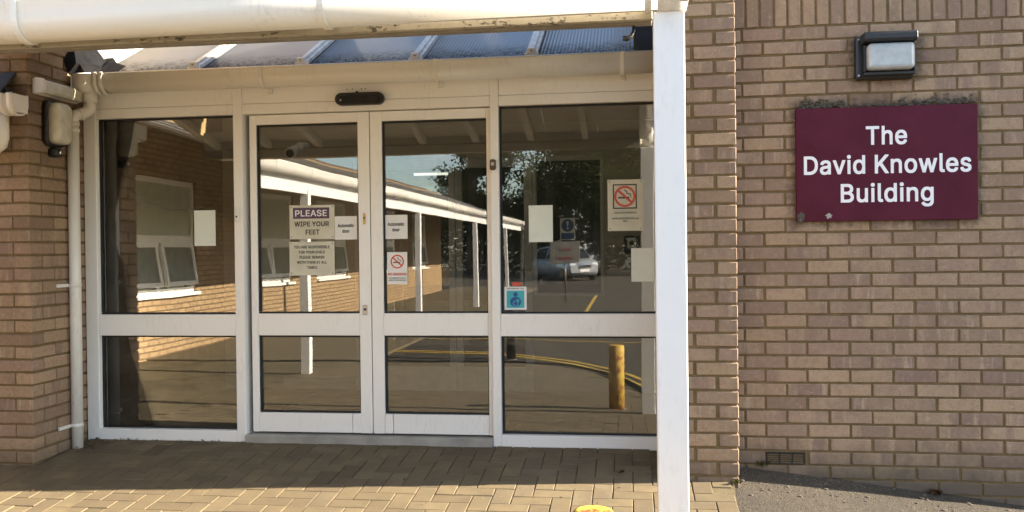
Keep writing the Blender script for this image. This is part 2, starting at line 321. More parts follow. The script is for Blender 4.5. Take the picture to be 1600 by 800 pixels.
# ------------------------------------------------------------------ object helpers
def link(name, me, mat, parent=None):
    o = bpy.data.objects.new(name, me); COL.objects.link(o)
    if mat is not None and not me.materials: me.materials.append(MAT[mat])
    if parent is not None: o.parent = parent; o.matrix_parent_inverse = parent.matrix_world.inverted() if False else Matrix.Translation(-parent.location) if parent.type == 'EMPTY' and parent.rotation_euler.z == 0 else Matrix()
    return o
def tag(o, label, cat, group=None, kind=None):
    o['label'] = label; o['category'] = cat
    if group: o['group'] = group
    if kind: o['kind'] = kind
    return o
def thing(name, label, cat, loc=(0, 0, 0), group=None):
    o = bpy.data.objects.new(name, None); COL.objects.link(o); o.location = loc; o.empty_display_size = .1
    return tag(o, label, cat, group)
def structure(o, label=None):
    o['kind'] = 'structure'
    if label: o['label'] = label
    return o
class B:
    """collects shapes (in world coordinates) into one mesh"""
    def __init__(s): s.b = bmesh.new()
    def box(s, x0, x1, y0, y1, z0, z1, bev=0., seg=1):
        vs = [s.b.verts.new(v) for v in ((x0,y0,z0),(x1,y0,z0),(x1,y1,z0),(x0,y1,z0),(x0,y0,z1),(x1,y0,z1),(x1,y1,z1),(x0,y1,z1))]
        fs = [s.b.faces.new([vs[i] for i in q]) for q in ((3,2,1,0),(4,5,6,7),(0,1,5,4),(1,2,6,5),(2,3,7,6),(3,0,4,7))]
        if bev: bmesh.ops.bevel(s.b, geom=list({e for f in fs for e in f.edges}), offset=bev, segments=seg, profile=.5, affect='EDGES')
        return s
    def obox(s, c, ax, ay, az, h, bev=0.):
        n0 = len(s.b.verts); s.box(-h[0], h[0], -h[1], h[1], -h[2], h[2], bev); s.b.verts.ensure_lookup_table()
        m = Matrix((ax, ay, az)).transposed()
        for v in s.b.verts[n0:]: v.co = m @ v.co + Vector(c)
        return s
    def prism(s, poly, axis, a0, a1, bev=0.):
        """extrude a 2-D polygon along an axis; poly coords are the other two axes in xyz order"""
        def pt(u, v, a): return {0: (a, u, v), 1: (u, a, v), 2: (u, v, a)}[axis]
        A = [s.b.verts.new(pt(u, v, a0)) for u, v in poly]; C = [s.b.verts.new(pt(u, v, a1)) for u, v in poly]; n = len(poly)
        fs = [s.b.faces.new(A), s.b.faces.new(C[::-1])] + [s.b.faces.new((A[i], C[i], C[(i+1) % n], A[(i+1) % n])) for i in range(n)]
        bmesh.ops.recalc_face_normals(s.b, faces=fs)
        if bev: bmesh.ops.bevel(s.b, geom=list({e for f in fs for e in f.edges}), offset=bev, segments=1, profile=.5, affect='EDGES')
        return s
    def tube(s, pts, r, n=14, caps=True):
        pts = [Vector(p) for p in pts]; rings = []; rr = r if isinstance(r, (list, tuple)) else [r]*len(pts); side = None
        for i, p in enumerate(pts):
            d = (pts[min(i+1, len(pts)-1)] - pts[max(i-1, 0)]).normalized()
            if side is None: side = d.orthogonal().normalized()
            side = (side - d*side.dot(d)).normalized(); o = d.cross(side)
            rings.append([s.b.verts.new(p + (side*math.cos(2*math.pi*k/n) + o*math.sin(2*math.pi*k/n))*rr[i]) for k in range(n)])
        for a, c in zip(rings, rings[1:]):
            for k in range(n): s.b.faces.new((a[k], a[(k+1) % n], c[(k+1) % n], c[k])).smooth = True
        if caps: s.b.faces.new(rings[0][::-1]); s.b.faces.new(rings[-1])
        return s
    def sweep(s, prof, axis, a0, a1, smooth=True):
        """open profile swept along an axis"""
        def pt(u, v, a): return {0: (a, u, v), 1: (u, a, v)}[axis]
        A = [s.b.verts.new(pt(u, v, a0)) for u, v in prof]; C = [s.b.verts.new(pt(u, v, a1)) for u, v in prof]
        for i in range(len(prof)-1): s.b.faces.new((A[i], A[i+1], C[i+1], C[i])).smooth = smooth
        return s
    def disc(s, c, r, n, axis_y, t=.001, r_in=0.):
        """flat disc or ring facing -Y"""
        def ring(rad_, y): return [s.b.verts.new((c[0]+rad_*math.cos(2*math.pi*k/n), y, c[2]+rad_*math.sin(2*math.pi*k/n))) for k in range(n)]
        o0, o1 = ring(r, c[1]), ring(r, c[1]+t)
        for k in range(n): s.b.faces.new((o0[k], o0[(k+1) % n], o1[(k+1) % n], o1[k]))
        if r_in:
            i0, i1 = ring(r_in, c[1]), ring(r_in, c[1]+t)
            for k in range(n):
                s.b.faces.new((i0[k], i0[(k+1) % n], o0[(k+1) % n], o0[k])); s.b.faces.new((o1[k], o1[(k+1) % n], i1[(k+1) % n], i1[k])); s.b.faces.new((i1[k], i1[(k+1) % n], i0[(k+1) % n], i0[k]))
        else: s.b.faces.new(o0); s.b.faces.new(o1[::-1])
        return s
    def poly(s, pts): s.b.faces.new([s.b.verts.new(p) for p in pts]); return s
    def recalc(s): bmesh.ops.recalc_face_normals(s.b, faces=s.b.faces); return s
    def mesh(s, name):
        me = bpy.data.meshes.new(name); s.b.to_mesh(me); s.b.free(); return me
    def build(s, name, mat, parent=None): return link(name, s.mesh(name), mat, parent)
def bx(name, mat, parent, x0, x1, y0, y1, z0, z1, bev=.002): return B().box(x0, x1, y0, y1, z0, z1, bev).build(name, mat, parent)

BOLD = {
 'A': (502, '6,-14 96,-14 101,-8 145,120 150,127 330,127 379,-8 384,-14 473,-14 478,-8 478,10 377,286 292,518 284,524 191,524 185,518 4,20 1,10 1,-8;180,214 213,312 237,392 238,394 240,392 253,350 299,214'),
 'B': (478, '50,-14 270,-15 306,-12 332,-6 358,5 388,24 404,41 423,72 432,106 433,154 430,178 424,200 408,227 386,251 362,268 376,279 392,295 402,310 409,328 413,358 413,392 409,420 400,444 396,452 385,468 356,496 340,506 324,513 300,519 262,524 52,524 46,519 45,-8;140,72 140,216 244,216 264,214 290,206 314,190 331,168 340,140 339,128 335,116 326,101 318,93 306,85 296,81 262,73;140,300 140,437 234,437 254,435 278,429 300,417 308,408 315,394 320,368 315,348 308,336 300,326 290,318 268,306 244,301'),
 'D': (524, '50,-14 236,-15 268,-13 302,-7 332,2 362,16 374,24 398,44 416,62 432,81 450,112 461,138 470,170 475,204 477,236 476,292 470,340 459,376 450,398 433,428 406,458 388,476 366,491 336,507 306,516 272,522 242,524 52,524 46,519 45,-8;140,72 140,436 216,437 266,431 288,424 310,413 329,400 338,391 353,372 365,350 376,316 383,276 383,234 378,202 369,170 353,138 342,124 328,110 308,96 280,83 236,73'),
 'E': (441, '50,-14 384,-15 390,-10 390,66 384,72 142,72 140,74 140,214 364,214 370,220 370,296 364,301 146,301 140,302 140,437 380,437 387,442 387,518 382,524 52,524 46,519 45,-8'),
 'F': (432, '50,-14 134,-15 140,-10 140,206 354,206 361,212 361,286 356,293 140,294 140,436 254,437 378,437 384,444 384,518 378,524 52,524 45,518 45,-8'),
 'G': (542, '251,-22 284,-22 310,-20 338,-15 362,-7 388,4 410,18 424,30 450,58 466,80 478,104 486,130 491,158 493,184 493,264 486,271 274,271 268,264 268,189 274,184 398,184 395,168 383,136 370,116 351,96 328,82 300,72 282,69 256,69 212,81 194,91 178,103 164,118 152,134 139,156 124,204 119,242 119,266 124,304 130,328 139,352 149,370 164,392 174,403 192,417 216,429 252,439 274,440 294,437 314,430 338,419 352,408 364,394 382,366 393,340 398,334 484,334 489,340 489,360 483,386 472,414 444,456 428,472 400,495 366,513 344,521 314,528 284,531 232,530 196,524 166,514 138,499 114,480 86,452 70,432 53,402 43,376 32,340 27,306 25,272 27,202 32,168 43,132 53,108 70,77 86,58 118,26 138,10 168,-5 194,-14 224,-20'),
 'I': (323, '21,-14 278,-15 284,-10 284,66 280,71 200,72 198,74 198,436 200,437 278,437 283,442 284,518 278,524 22,524 16,518 16,444 20,438 102,437 103,436 103,74 102,72 22,72 17,68 16,-8'),
 'K': (489, '50,-14 134,-15 140,-10 140,158 196,216 352,-4 362,-14 458,-15 464,-10 464,10 266,286 382,412 462,498 463,518 456,524 354,524 140,292 140,518 134,524 52,524 46,519 45,-8'),
 'L': (415, '50,-14 370,-15 376,-10 376,66 370,72 140,72 140,292 140,518 134,524 52,524 45,518 45,-8'),
 'M': (650, '50,-14 130,-15 137,-10 138,328 154,282 270,-8 276,-15 350,-15 358,-8 488,328 489,-10 496,-15 578,-14 583,-8 583,232 583,518 578,524 468,524 460,518 336,196 314,132 293,196 168,518 160,524 50,524 45,518 45,-8'),
 'N': (545, '50,-14 134,-15 140,-10 140,318 138,361 185,282 371,-8 378,-15 472,-15 478,-10 478,518 476,520 472,524 390,524 384,518 384,152 152,518 144,524 52,524 46,519 45,-8'),
 'O': (555, '249,-22 300,-21 336,-15 366,-5 380,2 394,10 420,28 443,52 454,65 480,106 491,132 501,168 507,216 508,272 506,306 501,340 491,376 480,402 463,432 443,456 420,480 394,499 366,514 336,524 310,529 284,531 234,530 194,523 168,514 154,507 140,499 118,483 82,446 71,432 54,402 43,376 33,340 26,292 26,216 33,168 43,132 56,102 71,78 88,56 118,26 140,10 168,-5 194,-14 224,-20;266,68 236,73 214,80 194,91 180,102 152,132 139,156 125,198 120,230 119,266 124,304 133,336 141,356 164,392 180,407 193,418 214,429 238,436 268,440 296,436 318,429 340,418 358,404 368,395 392,358 404,328 410,304 414,278 415,250 410,204 402,174 392,152 368,114 358,104 340,91 318,80 290,71'),
 'P': (467, '50,-14 134,-15 140,-10 140,171 258,171 300,176 338,190 360,204 387,230 400,246 412,270 420,298 424,334 422,382 419,402 406,438 394,458 374,478 358,493 322,512 300,518 274,522 250,524 52,524 45,518 45,-8;140,257 140,437 230,437 252,435 286,425 304,412 319,390 327,368 329,354 328,334 322,312 312,292 304,284 288,271 274,265 244,258'),
 'R': (471, '50,-14 134,-15 140,-10 140,182 142,183 234,183 333,-2 344,-15 438,-14 443,-8 443,10 340,200 374,223 388,236 400,252 414,280 421,304 424,332 424,372 421,400 414,426 395,460 374,483 362,492 344,504 326,511 302,519 276,522 252,524 50,524 45,518 45,-8;140,270 140,437 232,437 254,435 286,426 305,414 320,394 325,380 329,358 328,338 323,318 317,306 306,293 286,281 254,272 232,270'),
 'S': (469, '201,-24 246,-24 284,-20 316,-12 354,6 376,24 388,36 401,54 410,68 417,86 423,120 422,168 416,196 410,208 396,227 370,252 346,267 322,279 276,294 224,307 172,326 152,339 140,351 134,362 131,372 133,388 138,400 154,419 176,433 202,441 216,443 230,443 258,438 276,432 293,422 303,414 311,402 319,386 322,368 328,363 410,363 416,368 416,392 414,408 403,442 392,460 362,490 330,511 300,522 272,528 230,531 190,529 144,520 108,503 90,490 69,470 60,458 49,440 38,404 37,358 39,336 46,314 56,296 67,284 94,260 118,245 140,235 180,222 236,207 284,191 311,174 323,162 330,142 330,134 321,112 308,94 284,78 260,69 248,67 216,65 192,69 172,75 162,80 146,91 131,108 124,122 120,144 114,152 30,152 23,146 23,124 26,104 38,68 49,50 58,39 80,17 98,4 132,-12 166,-20'),
 'T': (471, '183,-14 266,-15 272,-8 272,436 426,437 432,444 432,518 426,524 266,524 24,524 17,518 17,444 22,437 176,437 178,436 178,-8'),
 'U': (539, '235,-22 300,-22 344,-12 370,-2 394,13 410,25 434,49 453,80 467,116 472,152 472,518 466,524 384,524 378,518 378,180 374,152 362,122 352,108 342,98 318,81 296,73 280,70 270,68 248,68 228,71 200,81 171,102 151,132 143,152 139,180 139,518 132,524 52,524 45,518 45,158 50,118 58,92 70,70 84,49 108,25 126,11 144,0 170,-11 218,-22'),
 'W': (708, '145,-14 238,-15 245,-10 332,308 342,352 440,-10 446,-15 538,-15 544,-10 685,498 685,518 680,524 594,524 587,516 500,173 493,144 491,144 475,216 399,506 395,518 390,524 298,524 291,518 194,144 98,516 90,524 6,524 1,518 1,498 138,-4'),
 'Y': (494, '193,-14 276,-15 283,-10 283,198 470,500 470,518 464,524 371,524 364,516 252,332 239,308 236,305 234,306 198,370 108,516 101,524 8,524 1,518 1,498 188,198 188,-8'),
 'a': (411, '141,-24 176,-24 214,-18 238,-8 262,9 262,-10 268,-15 346,-15 352,-10 352,270 345,314 330,344 308,367 290,379 272,388 250,394 208,399 166,399 152,397 126,391 96,380 68,360 50,342 37,324 26,302 26,281 34,275 88,259 110,259 116,266 134,290 160,308 188,315 210,314 230,307 246,296 252,288 257,276 259,262 252,249 224,242 166,235 114,226 80,215 56,201 34,179 23,160 16,134 15,90 19,66 25,48 31,38 41,24 70,-3 102,-17 130,-23;164,61 148,64 134,69 118,80 108,100 109,112 113,122 126,135 144,144 184,153 213,156 261,164 260,136 252,110 241,92 218,74 206,68 190,63 178,61'),
 'c': (418, '185,-22 234,-23 264,-18 294,-7 316,6 348,34 363,56 378,90 378,112 370,118 316,132 296,132 288,126 277,98 266,86 260,80 234,67 204,62 182,66 168,72 154,82 139,98 127,118 118,142 112,176 112,198 117,230 123,248 132,268 154,294 168,304 180,309 198,314 206,314 232,310 259,296 275,280 287,254 292,248 314,247 372,262 377,268 377,288 374,298 366,316 354,333 326,364 308,376 280,389 236,399 172,398 148,393 126,386 106,375 90,363 60,332 42,304 31,278 21,228 19,172 22,140 28,108 42,72 53,54 65,38 90,13 106,1 128,-10 152,-18 172,-22'),
 'd': (446, '174,-22 212,-23 246,-18 274,-5 298,15 298,-8 304,-15 380,-15 387,-10 387,518 380,524 302,524 296,518 296,456 296,364 274,382 262,389 248,394 224,399 162,398 122,387 101,376 84,361 62,340 39,302 24,256 19,212 20,148 24,122 29,104 42,70 65,34 86,12 100,1 120,-10 144,-18 162,-22;196,63 182,66 170,71 154,82 140,97 130,110 115,156 112,176 112,202 117,232 123,252 130,266 145,288 166,304 178,309 196,314 213,314 240,306 254,297 264,288 278,268 290,238 294,220 296,204 296,176 291,144 285,126 278,110 268,94 254,80 236,70 212,63'),
 'e': (426, '189,-22 230,-23 260,-20 294,-11 318,2 336,15 354,34 368,52 380,80 380,100 372,107 326,118 316,120 296,120 290,114 276,88 258,74 252,70 232,64 204,62 188,65 160,76 139,94 124,118 118,134 114,154 380,154 386,160 386,216 384,242 381,262 371,296 359,320 346,340 330,355 304,376 280,388 258,395 234,399 184,399 170,398 138,390 120,383 90,364 67,340 52,322 39,298 32,280 24,254 20,226 20,148 31,98 41,74 53,54 65,38 91,12 106,1 130,-10 154,-18 174,-22;116,236 117,244 123,258 138,281 155,298 170,307 198,314 214,314 234,309 246,303 254,298 264,288 276,272 284,258 290,236'),
 'g': (447, '187,-166 242,-165 262,-162 302,-151 335,-132 358,-109 374,-86 379,-74 384,-54 387,-30 387,388 380,394 304,394 298,388 298,363 274,382 258,391 238,397 226,399 176,399 162,398 144,394 120,386 102,376 63,340 51,324 44,312 28,272 23,252 19,214 19,168 24,124 40,80 62,46 84,25 102,12 124,1 146,-6 176,-10 224,-10 248,-5 274,6 294,23 296,22 295,-18 288,-40 280,-53 273,-60 258,-70 236,-78 220,-81 200,-82 166,-74 140,-59 110,-26 90,-26 46,-51 36,-60 36,-78 42,-90 50,-102 82,-134 94,-142 126,-156 158,-163;196,75 170,82 158,89 140,104 131,118 119,144 114,164 112,180 112,204 116,230 123,250 130,268 145,288 154,296 170,306 198,314 214,314 240,306 252,299 264,288 272,278 285,254 290,240 297,204 297,180 292,154 285,130 269,104 255,90 240,82 214,75'),
 'h': (432, '43,-14 122,-15 129,-10 129,234 131,244 141,274 158,295 182,307 206,313 220,313 236,308 258,294 270,278 280,248 281,-10 288,-15 367,-14 372,-8 372,232 371,276 368,296 362,318 346,347 320,374 298,388 276,395 246,399 208,399 180,395 160,388 142,377 130,367 129,518 122,524 43,524 38,518 38,-8'),
 'i': (189, '43,-14 122,-15 129,-8 129,388 124,394 44,394 38,388 38,-8;70,428 96,428 118,434 134,450 141,464 141,500 137,512 120,530 110,536 98,539 72,539 54,535 33,516 27,502 26,470 30,456 52,433'),
 'l': (211, '119,-16 160,-17 188,-13 196,-6 196,14 184,64 178,69 140,69 134,74 130,86 129,518 124,524 116,524 44,524 38,518 38,66 43,36 58,12 75,-4 82,-8 94,-13'),
 'm': (632, '43,-14 122,-15 129,-10 129,244 136,268 147,288 157,298 168,305 178,310 192,314 216,312 233,304 247,292 258,266 259,-8 264,-14 344,-15 350,-10 351,250 357,274 367,290 384,305 404,313 414,315 424,314 450,306 467,294 476,276 481,248 481,56 481,-8 486,-15 566,-15 572,-8 571,288 566,314 556,338 541,360 521,378 504,389 478,398 454,401 410,400 386,396 358,384 340,371 318,350 307,366 284,386 268,395 250,400 196,401 184,399 158,389 140,378 128,367 127,388 122,394 44,394 38,388 38,-8'),
 'n': (432, '43,-14 122,-15 129,-10 129,234 137,264 148,284 160,296 182,307 206,313 220,313 236,308 250,300 260,292 268,282 276,262 280,246 281,234 282,-10 288,-15 366,-15 372,-10 372,104 372,260 369,290 364,312 355,334 341,354 320,374 298,388 276,395 246,399 208,399 180,395 160,388 142,377 128,365 127,388 122,394 44,394 38,388 38,-8'),
 'o': (437, '185,-22 228,-23 244,-22 264,-18 286,-10 310,1 328,16 352,40 362,54 373,72 386,104 391,122 395,148 396,210 392,248 382,284 362,322 347,342 328,360 310,375 288,386 268,393 244,398 230,398 172,398 148,393 122,384 91,364 64,337 53,322 42,304 30,276 21,228 19,172 24,128 31,98 41,74 53,54 65,38 90,13 106,1 128,-10 152,-18 172,-22;204,62 182,66 168,72 147,88 132,108 123,126 116,150 112,176 112,198 117,230 123,248 130,264 147,288 154,294 170,305 198,314 210,314 230,311 248,304 268,289 277,278 287,260 297,234 303,200 303,176 299,150 292,126 285,112 269,88 246,71 228,65'),
 'r': (281, '43,-14 122,-15 129,-10 129,240 131,250 139,270 146,281 158,294 170,301 202,310 232,307 252,307 258,312 258,394 252,399 232,399 196,400 180,398 154,389 128,371 127,388 120,394 44,394 38,388 38,-8'),
 's': (387, '163,-22 202,-23 234,-20 268,-10 286,0 302,10 321,30 331,42 337,52 342,68 346,90 345,136 340,152 332,169 303,198 284,210 258,219 176,239 156,246 136,256 127,268 125,276 126,282 130,290 140,301 154,310 180,317 206,314 220,309 230,303 243,288 250,276 252,268 258,262 278,262 288,264 332,274 339,280 339,300 330,324 314,350 295,368 278,381 250,393 218,399 192,399 156,399 132,395 116,390 86,376 76,368 48,340 36,316 32,290 33,244 38,226 46,211 66,190 92,172 114,162 226,133 242,123 250,112 252,100 240,82 220,69 190,61 174,61 164,63 148,68 134,75 120,88 110,116 104,122 78,121 28,110 21,104 21,84 30,52 48,27 64,10 86,-4 116,-17'),
 't': (249, '147,-18 188,-19 202,-18 220,-14 228,-8 228,12 218,62 212,68 190,69 176,66 162,67 151,72 143,86 141,104 141,310 142,312 214,313 219,318 219,388 212,394 141,394 141,474 141,480 134,486 56,486 51,482 50,394 -2,394 -8,389 -9,318 -2,312 48,312 50,310 50,80 52,60 61,32 72,16 84,4 96,-5 118,-14 134,-18'),
 'u': (432, '163,-20 202,-20 230,-16 252,-7 268,2 282,15 283,-8 288,-15 366,-15 372,-10 372,388 366,394 288,394 282,390 280,144 274,118 265,102 254,89 240,77 226,71 212,67 198,66 172,72 159,80 148,91 134,114 129,146 129,388 122,394 44,394 39,390 38,120 41,90 46,68 53,50 63,34 90,6 120,-11 136,-16'),
 'v': (411, '153,-14 234,-15 242,-8 386,368 386,388 380,394 296,394 290,388 205,152 196,122 194,122 177,174 99,388 92,394 8,394 2,388 3,366 145,-4 148,-9'),
 'w': (589, '128,-14 208,-15 214,-10 284,237 304,160 353,-10 360,-15 438,-15 444,-10 448,2 560,368 560,388 554,394 472,394 466,389 407,180 399,148 398,146 396,148 377,226 333,384 331,388 326,394 244,394 237,388 194,236 170,144 102,388 96,394 14,394 8,388 8,368 120,-2 123,-10'),
}
GLYPHS = {
 'A': (486, '13,-4 86,-5 90,-2 140,137 340,137 390,-2 394,-5 466,-4 468,2 465,12 368,274 282,510 278,514 198,514 14,12 11,2;164,204 238,436 256,378 315,204'),
 'B': (462, '57,-4 262,-5 298,-2 324,4 352,15 381,34 394,48 413,80 422,114 423,148 419,178 407,206 394,226 366,250 332,266 370,289 395,322 403,364 402,396 397,418 384,448 356,479 332,496 310,505 256,514 58,514 56,512 55,-2;130,62 130,226 264,225 298,216 322,199 341,174 350,146 349,122 345,110 336,94 324,83 302,71 270,63;130,290 130,447 262,445 286,439 308,425 325,400 331,370 322,336 301,310 274,296 250,291'),
 'C': (516, '256,-12 302,-10 338,-2 378,15 415,40 432,58 461,102 474,138 478,162 474,165 406,165 394,134 373,102 346,79 322,68 278,58 260,58 242,60 208,70 172,92 157,106 138,132 122,168 114,196 108,250 115,316 129,360 152,397 172,416 208,439 246,449 290,449 322,441 346,430 364,416 384,392 397,368 406,343 474,343 478,346 469,386 443,436 412,470 378,494 334,512 292,520 242,520 202,513 176,504 146,489 122,470 97,446 64,394 43,334 35,266 37,210 53,140 66,110 81,84 97,62 122,38 146,20 176,5 202,-4'),
 'D': (508, '57,-4 230,-5 296,3 326,12 366,34 392,54 422,88 440,120 460,176 466,224 466,286 460,332 449,370 423,422 400,448 356,483 328,497 288,508 236,514 58,514 56,512 55,-2;130,62 130,446 224,447 274,441 318,423 346,400 363,378 375,356 386,324 393,284 394,244 390,206 382,172 363,130 334,99 316,86 278,70 226,62'),
 'E': (425, '57,-4 376,-5 380,-2 380,58 378,62 130,64 130,224 358,224 360,228 360,289 356,291 138,291 130,292 130,447 374,447 377,450 377,510 374,514 58,514 55,512 55,-2'),
 'F': (416, '57,-4 126,-5 130,-2 130,216 348,216 351,218 351,280 348,283 130,284 130,446 222,447 372,447 374,450 374,510 372,514 58,514 55,512 55,-2'),
 'G': (526, '258,-12 302,-10 330,-5 360,5 403,28 440,64 468,112 476,136 483,190 483,258 480,261 280,261 278,258 278,198 280,194 409,194 405,162 391,126 380,108 358,86 334,72 308,62 276,58 248,59 206,71 186,81 154,110 129,150 114,196 108,258 114,312 129,360 154,400 190,430 206,439 244,449 268,451 302,447 344,429 358,418 384,388 406,344 476,344 479,346 479,352 462,406 436,445 420,462 392,485 360,503 308,518 276,521 230,519 174,504 146,489 120,470 96,446 80,424 63,394 49,356 42,332 36,284 35,242 41,182 63,114 80,84 96,64 124,36 146,20 174,5 202,-4 232,-10'),
 'H': (523, '57,-4 126,-5 130,-2 132,227 386,227 387,-2 390,-5 458,-5 462,-3 462,504 462,512 458,514 390,514 387,512 386,294 132,294 130,512 126,514 58,514 56,512 55,-2'),
 'I': (307, '28,-4 270,-5 274,-2 274,58 272,62 188,64 188,446 272,448 274,510 272,514 30,514 26,512 26,450 28,448 113,446 113,64 28,62 26,58'),
 'K': (473, '57,-4 126,-5 130,-2 130,164 198,234 368,-4 450,-5 454,-3 454,4 250,288 367,414 452,504 453,510 450,514 362,514 170,308 130,259 130,512 126,514 58,514 56,512 55,-2'),
 'L': (399, '57,-4 362,-5 366,-2 366,58 364,62 130,62 130,280 130,512 126,514 58,514 55,512 55,-2'),
 'M': (634, '57,-4 124,-5 127,-2 126,400 164,290 284,-5 344,-5 348,-2 462,290 500,398 499,-2 502,-5 570,-5 573,-2 573,124 573,510 571,514 474,514 470,510 346,188 314,93 283,188 158,510 154,514 58,514 55,510 55,-2'),
 'N': (529, '57,-4 126,-5 130,-2 130,312 126,406 195,290 381,-2 386,-5 464,-5 468,-3 468,510 464,514 398,514 394,510 396,106 345,192 142,510 138,514 58,514 56,512 55,-2'),
 'O': (539, '256,-12 304,-10 358,5 388,20 412,38 433,58 468,110 481,140 491,176 498,242 496,298 484,360 468,398 442,439 412,470 388,489 358,504 328,514 278,521 232,519 176,504 146,489 126,474 97,444 78,420 53,368 42,328 35,266 37,210 51,146 66,110 98,63 129,32 176,5 206,-5;260,58 228,63 186,81 172,92 142,125 129,148 115,192 108,258 113,306 120,334 131,364 154,398 182,424 208,439 246,449 272,450 302,446 326,439 361,418 380,398 402,364 414,336 424,286 425,242 420,196 412,168 402,144 377,106 346,81 326,70 286,59'),
 'P': (451, '57,-4 126,-5 130,-2 130,181 250,181 294,186 332,200 354,214 377,236 390,254 402,278 409,300 414,340 413,366 409,396 396,432 384,451 367,468 350,483 316,502 268,512 58,514 55,512 55,-2;130,247 130,447 260,445 292,435 312,420 328,400 337,374 339,334 329,298 322,284 312,274 282,255 250,248'),
 'R': (455, '57,-4 126,-5 130,-2 132,193 242,193 348,-2 352,-5 431,-4 433,2 431,8 322,206 354,223 378,243 395,268 410,304 414,364 411,394 404,418 385,454 366,473 334,495 288,510 244,514 57,514 55,510 55,-2;130,260 130,447 260,445 294,436 314,422 333,394 340,350 333,312 327,300 312,283 294,271 260,262'),
 'S': (453, '208,-14 256,-13 282,-9 308,-2 346,16 376,42 391,60 407,92 413,126 411,168 403,196 386,220 363,242 316,269 218,297 164,316 144,329 130,344 124,354 120,374 122,392 128,406 139,422 170,443 196,451 222,454 266,448 284,442 300,432 321,410 334,373 402,373 406,376 404,402 393,434 382,453 355,480 324,501 294,512 266,518 224,521 176,516 136,504 98,480 79,462 61,436 52,414 47,384 49,344 56,320 77,290 101,270 124,255 186,232 292,201 324,180 334,166 341,140 340,128 332,106 314,84 282,64 248,56 210,55 166,65 138,81 121,100 106,142 36,142 33,138 36,110 48,76 60,56 86,27 104,14 140,-2 174,-10'),
 'T': (455, '190,-4 258,-5 262,-2 262,446 418,447 422,450 422,510 420,514 260,514 30,514 27,510 27,450 30,447 188,446 188,-2'),
 'U': (523, '242,-12 304,-10 338,-2 366,10 402,34 423,56 438,76 449,100 457,124 462,158 462,510 458,514 390,514 388,510 388,174 384,146 367,108 343,82 312,66 274,58 228,60 190,73 161,94 138,130 129,174 129,512 126,514 58,514 55,512 55,166 60,126 68,100 94,56 132,21 176,-1 226,-12'),
 'W': (692, '152,-4 232,-5 236,0 322,314 342,404 449,0 454,-5 534,-4 675,506 675,512 672,514 600,514 591,486 498,114 492,92 491,96 465,208 383,514 304,514 300,510 211,170 194,92 88,510 84,514 14,514 11,504'),
 'Y': (478, '200,-4 270,-5 273,-2 273,206 460,506 456,514 378,513 248,299 236,276 200,342 94,513 14,514 11,510 14,500 198,206 198,-2'),
 'a': (395, '148,-14 188,-12 224,-2 248,14 272,41 272,-2 274,-5 338,-5 342,-2 342,264 335,306 320,337 300,357 284,369 244,384 200,389 160,387 102,370 74,350 46,316 36,294 38,287 96,269 106,272 122,297 152,317 182,325 218,324 236,318 256,302 267,282 271,258 260,239 232,232 122,216 88,205 62,191 44,172 33,154 26,126 26,86 35,54 45,38 76,7 110,-7;168,50 132,57 108,74 97,98 102,128 112,140 136,154 212,168 271,180 271,136 264,106 251,84 226,64 196,53'),
 'e': (410, '196,-12 252,-10 286,-1 312,12 328,25 350,47 366,76 370,94 366,97 304,110 286,82 258,60 214,51 182,55 154,66 124,94 108,128 102,164 374,164 376,168 375,228 371,256 361,288 336,333 298,366 256,384 226,389 192,389 144,380 128,373 97,354 62,315 42,274 30,220 30,154 43,100 64,60 102,20 136,0 162,-8;104,226 107,250 121,280 142,302 164,317 190,324 220,324 254,313 274,296 294,264 302,226'),
 'g': (431, '194,-156 254,-152 302,-137 328,-122 348,-102 369,-66 377,-22 377,382 374,384 310,384 308,330 292,350 272,368 250,381 232,387 170,388 128,376 96,356 62,318 44,282 34,250 30,224 29,176 34,132 50,86 72,53 92,34 120,16 148,5 168,1 216,0 242,5 266,16 284,30 306,56 305,-26 299,-44 290,-60 262,-81 228,-91 194,-92 170,-88 134,-70 102,-36 96,-37 46,-66 46,-72 60,-96 82,-118 102,-132 134,-146 164,-153;200,64 162,72 147,82 130,98 118,116 107,144 101,198 104,226 110,250 120,274 135,294 147,306 162,316 190,324 208,325 248,315 268,302 282,286 295,262 302,238 307,210 307,174 295,124 279,96 262,80 246,72 220,65'),
 'h': (416, '50,-4 116,-5 119,-2 119,240 122,256 131,280 152,306 186,321 208,324 234,321 258,310 278,288 288,262 291,242 291,-2 294,-5 360,-4 362,-2 362,238 359,284 345,326 331,346 314,364 284,381 238,389 204,388 184,384 148,366 120,337 119,512 116,514 50,514 48,510 48,-2'),
 'i': (173, '50,-4 116,-5 119,-2 119,380 117,384 52,384 48,380 48,-2;77,438 96,439 110,444 124,457 131,472 131,494 124,510 106,525 90,529 72,528 56,522 40,504 36,488 37,470 42,459 58,443'),
 'k': (387, '50,-4 116,-5 119,-2 119,136 152,169 291,-4 374,-5 376,-3 376,4 209,216 346,356 365,376 362,384 282,384 120,220 119,512 116,514 52,514 48,512 48,-2'),
 'l': (195, '126,-6 152,-7 182,-3 186,0 186,6 174,58 132,59 124,66 120,80 119,510 116,514 110,514 52,514 48,510 48,74 53,44 68,18 82,5 98,-2'),
 'm': (616, '50,-4 116,-5 119,-2 119,252 126,276 137,296 160,315 190,325 222,322 240,315 257,298 268,274 270,-4 336,-5 340,-2 341,258 347,280 356,297 370,310 388,320 408,325 422,325 450,319 468,309 485,286 491,254 491,72 492,-4 558,-5 562,-2 561,280 556,308 546,332 531,352 514,369 496,379 472,388 428,391 402,388 380,381 357,368 330,344 318,326 304,351 286,369 260,385 244,390 202,391 170,382 142,363 118,335 115,384 52,384 48,380 48,-2'),
